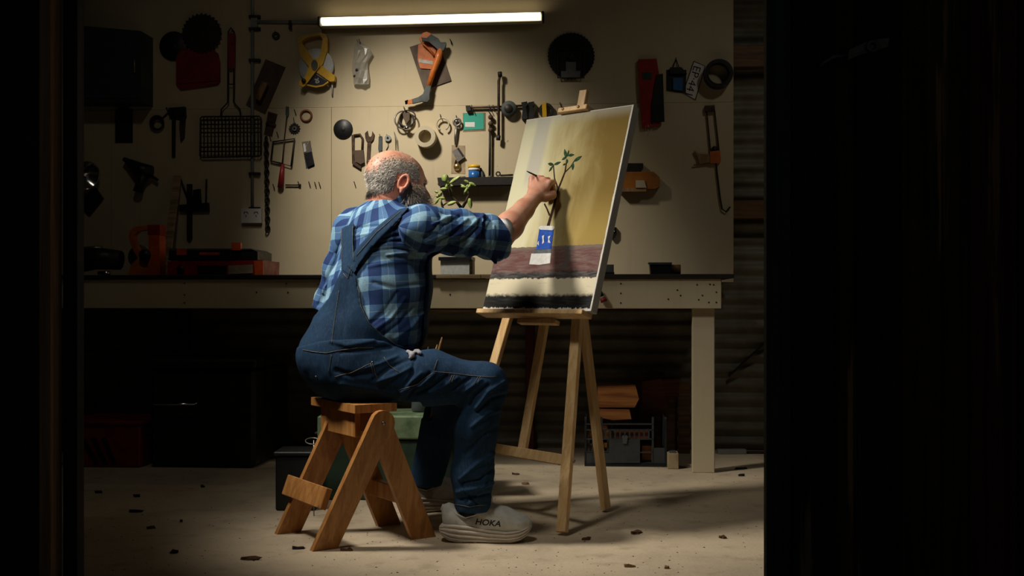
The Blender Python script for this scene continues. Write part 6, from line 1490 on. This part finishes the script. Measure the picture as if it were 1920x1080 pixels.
logs = [([(1120, 728), (1192, 725), (1198, 748), (1190, 764), (1122, 764)], .24, .50, m_log, 'broad orange split log on top of the firewood crate'),
        ([(1118, 767), (1180, 768), (1184, 786), (1150, 788), (1118, 782)], .24, .51, m_log, 'paler split log lying under the top one in the crate'),
        ([(1104, 808), (1146, 808), (1146, 822), (1104, 822)], .24, .50, m_log, 'short log showing through the upper left slots of the crate'),
        ([(1106, 832), (1138, 830), (1138, 866), (1106, 866)], .24, .50, m_log, 'log end showing at the lower left of the crate'),
        ([(1204, 836), (1222, 836), (1222, 868), (1204, 868)], .24, .50, m_log, 'log end showing at the lower right of the crate'),
        ([(1150, 806), (1216, 808), (1216, 824), (1150, 824)], .24, .50, m_logd, 'reddish log behind the latch of the crate'),
        ([(1204, 716), (1240, 710), (1252, 760), (1250, 775), (1204, 775)], .10, .20, m_logd, 'dark red log standing behind the crate'),
        ([(1238, 712), (1276, 710), (1270, 742), (1236, 744)], .10, .19, m_logd, 'dark red log end leaning highest at the right behind the crate')]
for k, (pts, a, b, mt, lb_) in enumerate(logs):
    T = WT('firewood_log', lb_, 'log', sum(p_[0] for p_ in pts) / len(pts), max(p_[1] for p_ in pts), a, 'split firewood by the crate')
    T.poly('split_face', mt, pts, a + 0.012, b - 0.012); q = T.part('bark', m_brown); y0 = max(p_[1] for p_ in pts); x0 = min(p_[0] for p_ in pts); x1 = max(p_[0] for p_ in pts)
    u0, u1 = pw(x0 + 3, y0 - 2, a), pw(x1 - 3, y0 - 2, a); q.beam(u0 + Vector((0, -0.008, 0.008)), u1 + Vector((0, -0.008, 0.008)), 0.03, 0.02, (0, 0, 1), 0.004); T.build()
T = WT('pallet', 'dark stack of boards standing behind the firewood crate', 'boards', 1230, 860, 0.2)
for k in range(4): T.poly('board', m_old_wood, [(1200 + k * 24, 690 + k * 9), (1222 + k * 24, 690 + k * 9), (1222 + k * 24, 862), (1200 + k * 24, 862)], -0.06 + 0.03 * k, -0.038 + 0.03 * k)
T.build()
T = WT('grey_brick', 'small grey block on the floor by the crate', 'block', 1262, 862, 0.5); on_floor(T, 'block', m_kraft, 1252, 1273, 850, 0.5, 0.60, bev=0.003); on_floor(T, 'cap', m_gripgrey, 1255, 1268, 848, 0.51, 0.59, bev=0.002, z0=pw(1260, 850, .6).z); T.build()
T = WT('steel_offcut', 'blue-grey sheet offcut lying along the iron wall', 'sheet', 1370, 845, 0.05); p = T.part('sheet', m_grey); p.box((pw(1372, 845, 0.04).x, -0.03, 0.012), (0.15, 0.05, 0.024), Matrix.Rotation(0.12, 3, 'Z'), 0.003); p = T.part('strip', m_rust); p.box((pw(1415, 845, 0.04).x, -0.02, 0.006), (0.16, 0.03, 0.012), None, 0.002); T.build()

# leaf litter and chips on the concrete
m_litter = [M('dry_leaf', (0.11, 0.055, 0.022), rough=0.9, scale=60), M('dark_litter', (0.022, 0.015, 0.010), rough=0.9, scale=60), M('pale_chip', (0.30, 0.19, 0.09), rough=0.9, scale=60)]
def chip(px, py, w, h, kind, rot, seed, label, cat, name, group):
    w, h = w * 0.75, h * 0.7; r = random.Random(seed); c = floor_at(px, py); T = Thing(name, label, cat, None, c, group); p = T.part(name, m_litter[kind]); n_ = 7; vv = []
    for lay, zz in ((0, 0.0008), (1, 0.0035)):
        for k in range(n_):
            a = 2 * math.pi * k / n_; q = Vector((w / 2 * math.cos(a) * r.uniform(.6, 1.1), h / 2 * math.sin(a) * r.uniform(.5, 1.1), zz + (r.uniform(0, .009) if lay else 0)))
            vv.append(c + Matrix.Rotation(rot, 3, 'Z') @ q)
    p.add(vv, [list(range(n_)), list(range(2 * n_ - 1, n_ - 1, -1))] + [[k, (k + 1) % n_, (k + 1) % n_ + n_, k + n_] for k in range(n_)]); T.build()
spots = [(968, 890, .055, .04, 0, .3, 'curled dark leaf lying behind the painter\'s shin near the easel'), (1193, 1000, .10, .05, 0, .8, 'crumbled brown leaf heap right of the easel\'s front foot'), (1355, 1009, .04, .05, 0, .2, 'single curled brown leaf near the door at the right'),
  (1180, 1064, .05, .008, 2, 0, 'pale twig stub at the bottom edge below the easel'), (1388, 880, .09, .03, 1, .2, 'dark leaf drift at the foot of the bench leg'), (985, 909, .05, .010, 2, 0, 'thin pale splinter left of the easel rail'),
  (326, 1037, .040, .045, 1, .5, 'largest black lump on the floor at the lower left'), (340, 979, .018, .03, 1, .2, 'small round black crumb left of the stool'), (257, 932, .050, .02, 1, 0, 'dark stick fragment before the red crate'),
  (255, 961, .08, .015, 1, 0, 'long dark splinter at the left side of the floor'), (380, 914, .025, .02, 1, .4, 'small dark flake before the tall bin'), (282, 992, .05, .015, 0, .4, 'thin reddish leaf strip at the lower left'),
  (185, 925, .05, .015, 1, 0, 'dark flake nearest the left door jamb'), (1100, 1013, .05, .012, 0, .1, 'flat brown leaf shred beside the easel\'s front foot'), (470, 1050, .09, .02, 0, .05, 'flat brown leaf in front of the stool\'s left foot'),
  (1390, 893, .04, .015, 1, .1, 'dark shred right of the bench leg'), (1250, 1066, .03, .02, 2, .6, 'knobbly pale twig end at the bottom edge'), (560, 1030, .07, .012, 1, .2, 'dark curled shaving just left of the stool\'s front foot'), (650, 1033, .06, .012, 0, 0, 'reddish shaving just right of the stool\'s front foot')]
for i, (x, y, w, h, k, r_, lb_) in enumerate(spots):
    chip(x, y, w, h, k, r_, 100 + i, lb_, ['leaf', 'litter', 'wood chip'][k], ['dry_leaf', 'litter_scrap', 'wood_chip'][k], 'litter scattered on the floor')
# crumbs too fine to pick apart
rng = random.Random(77); mb = MB()
for k in range(700):
    px, py = rng.uniform(140, 1430), rng.uniform(868, 1078); c = floor_at(px, py); s_ = rng.uniform(0.0008, 0.003); a = rng.uniform(0, 6.28)
    q = [c + Vector((s_ * math.cos(a + t_) * rng.uniform(.6, 2.2), s_ * math.sin(a + t_), 0.0004)) for t_ in (0, 2.1, 4.2)]; mb.add(q + [c + Vector((0, 0, s_ * 0.8))], [[0, 1, 2], [0, 1, 3], [1, 2, 3], [2, 0, 3]])
o = bpy.data.objects.new('floor_grit', mb.mesh('floor_grit', m_litter[1])); C.objects.link(o); tag(o, 'fine dark grit and crumbs strewn over the concrete floor', 'grit', kind='stuff')
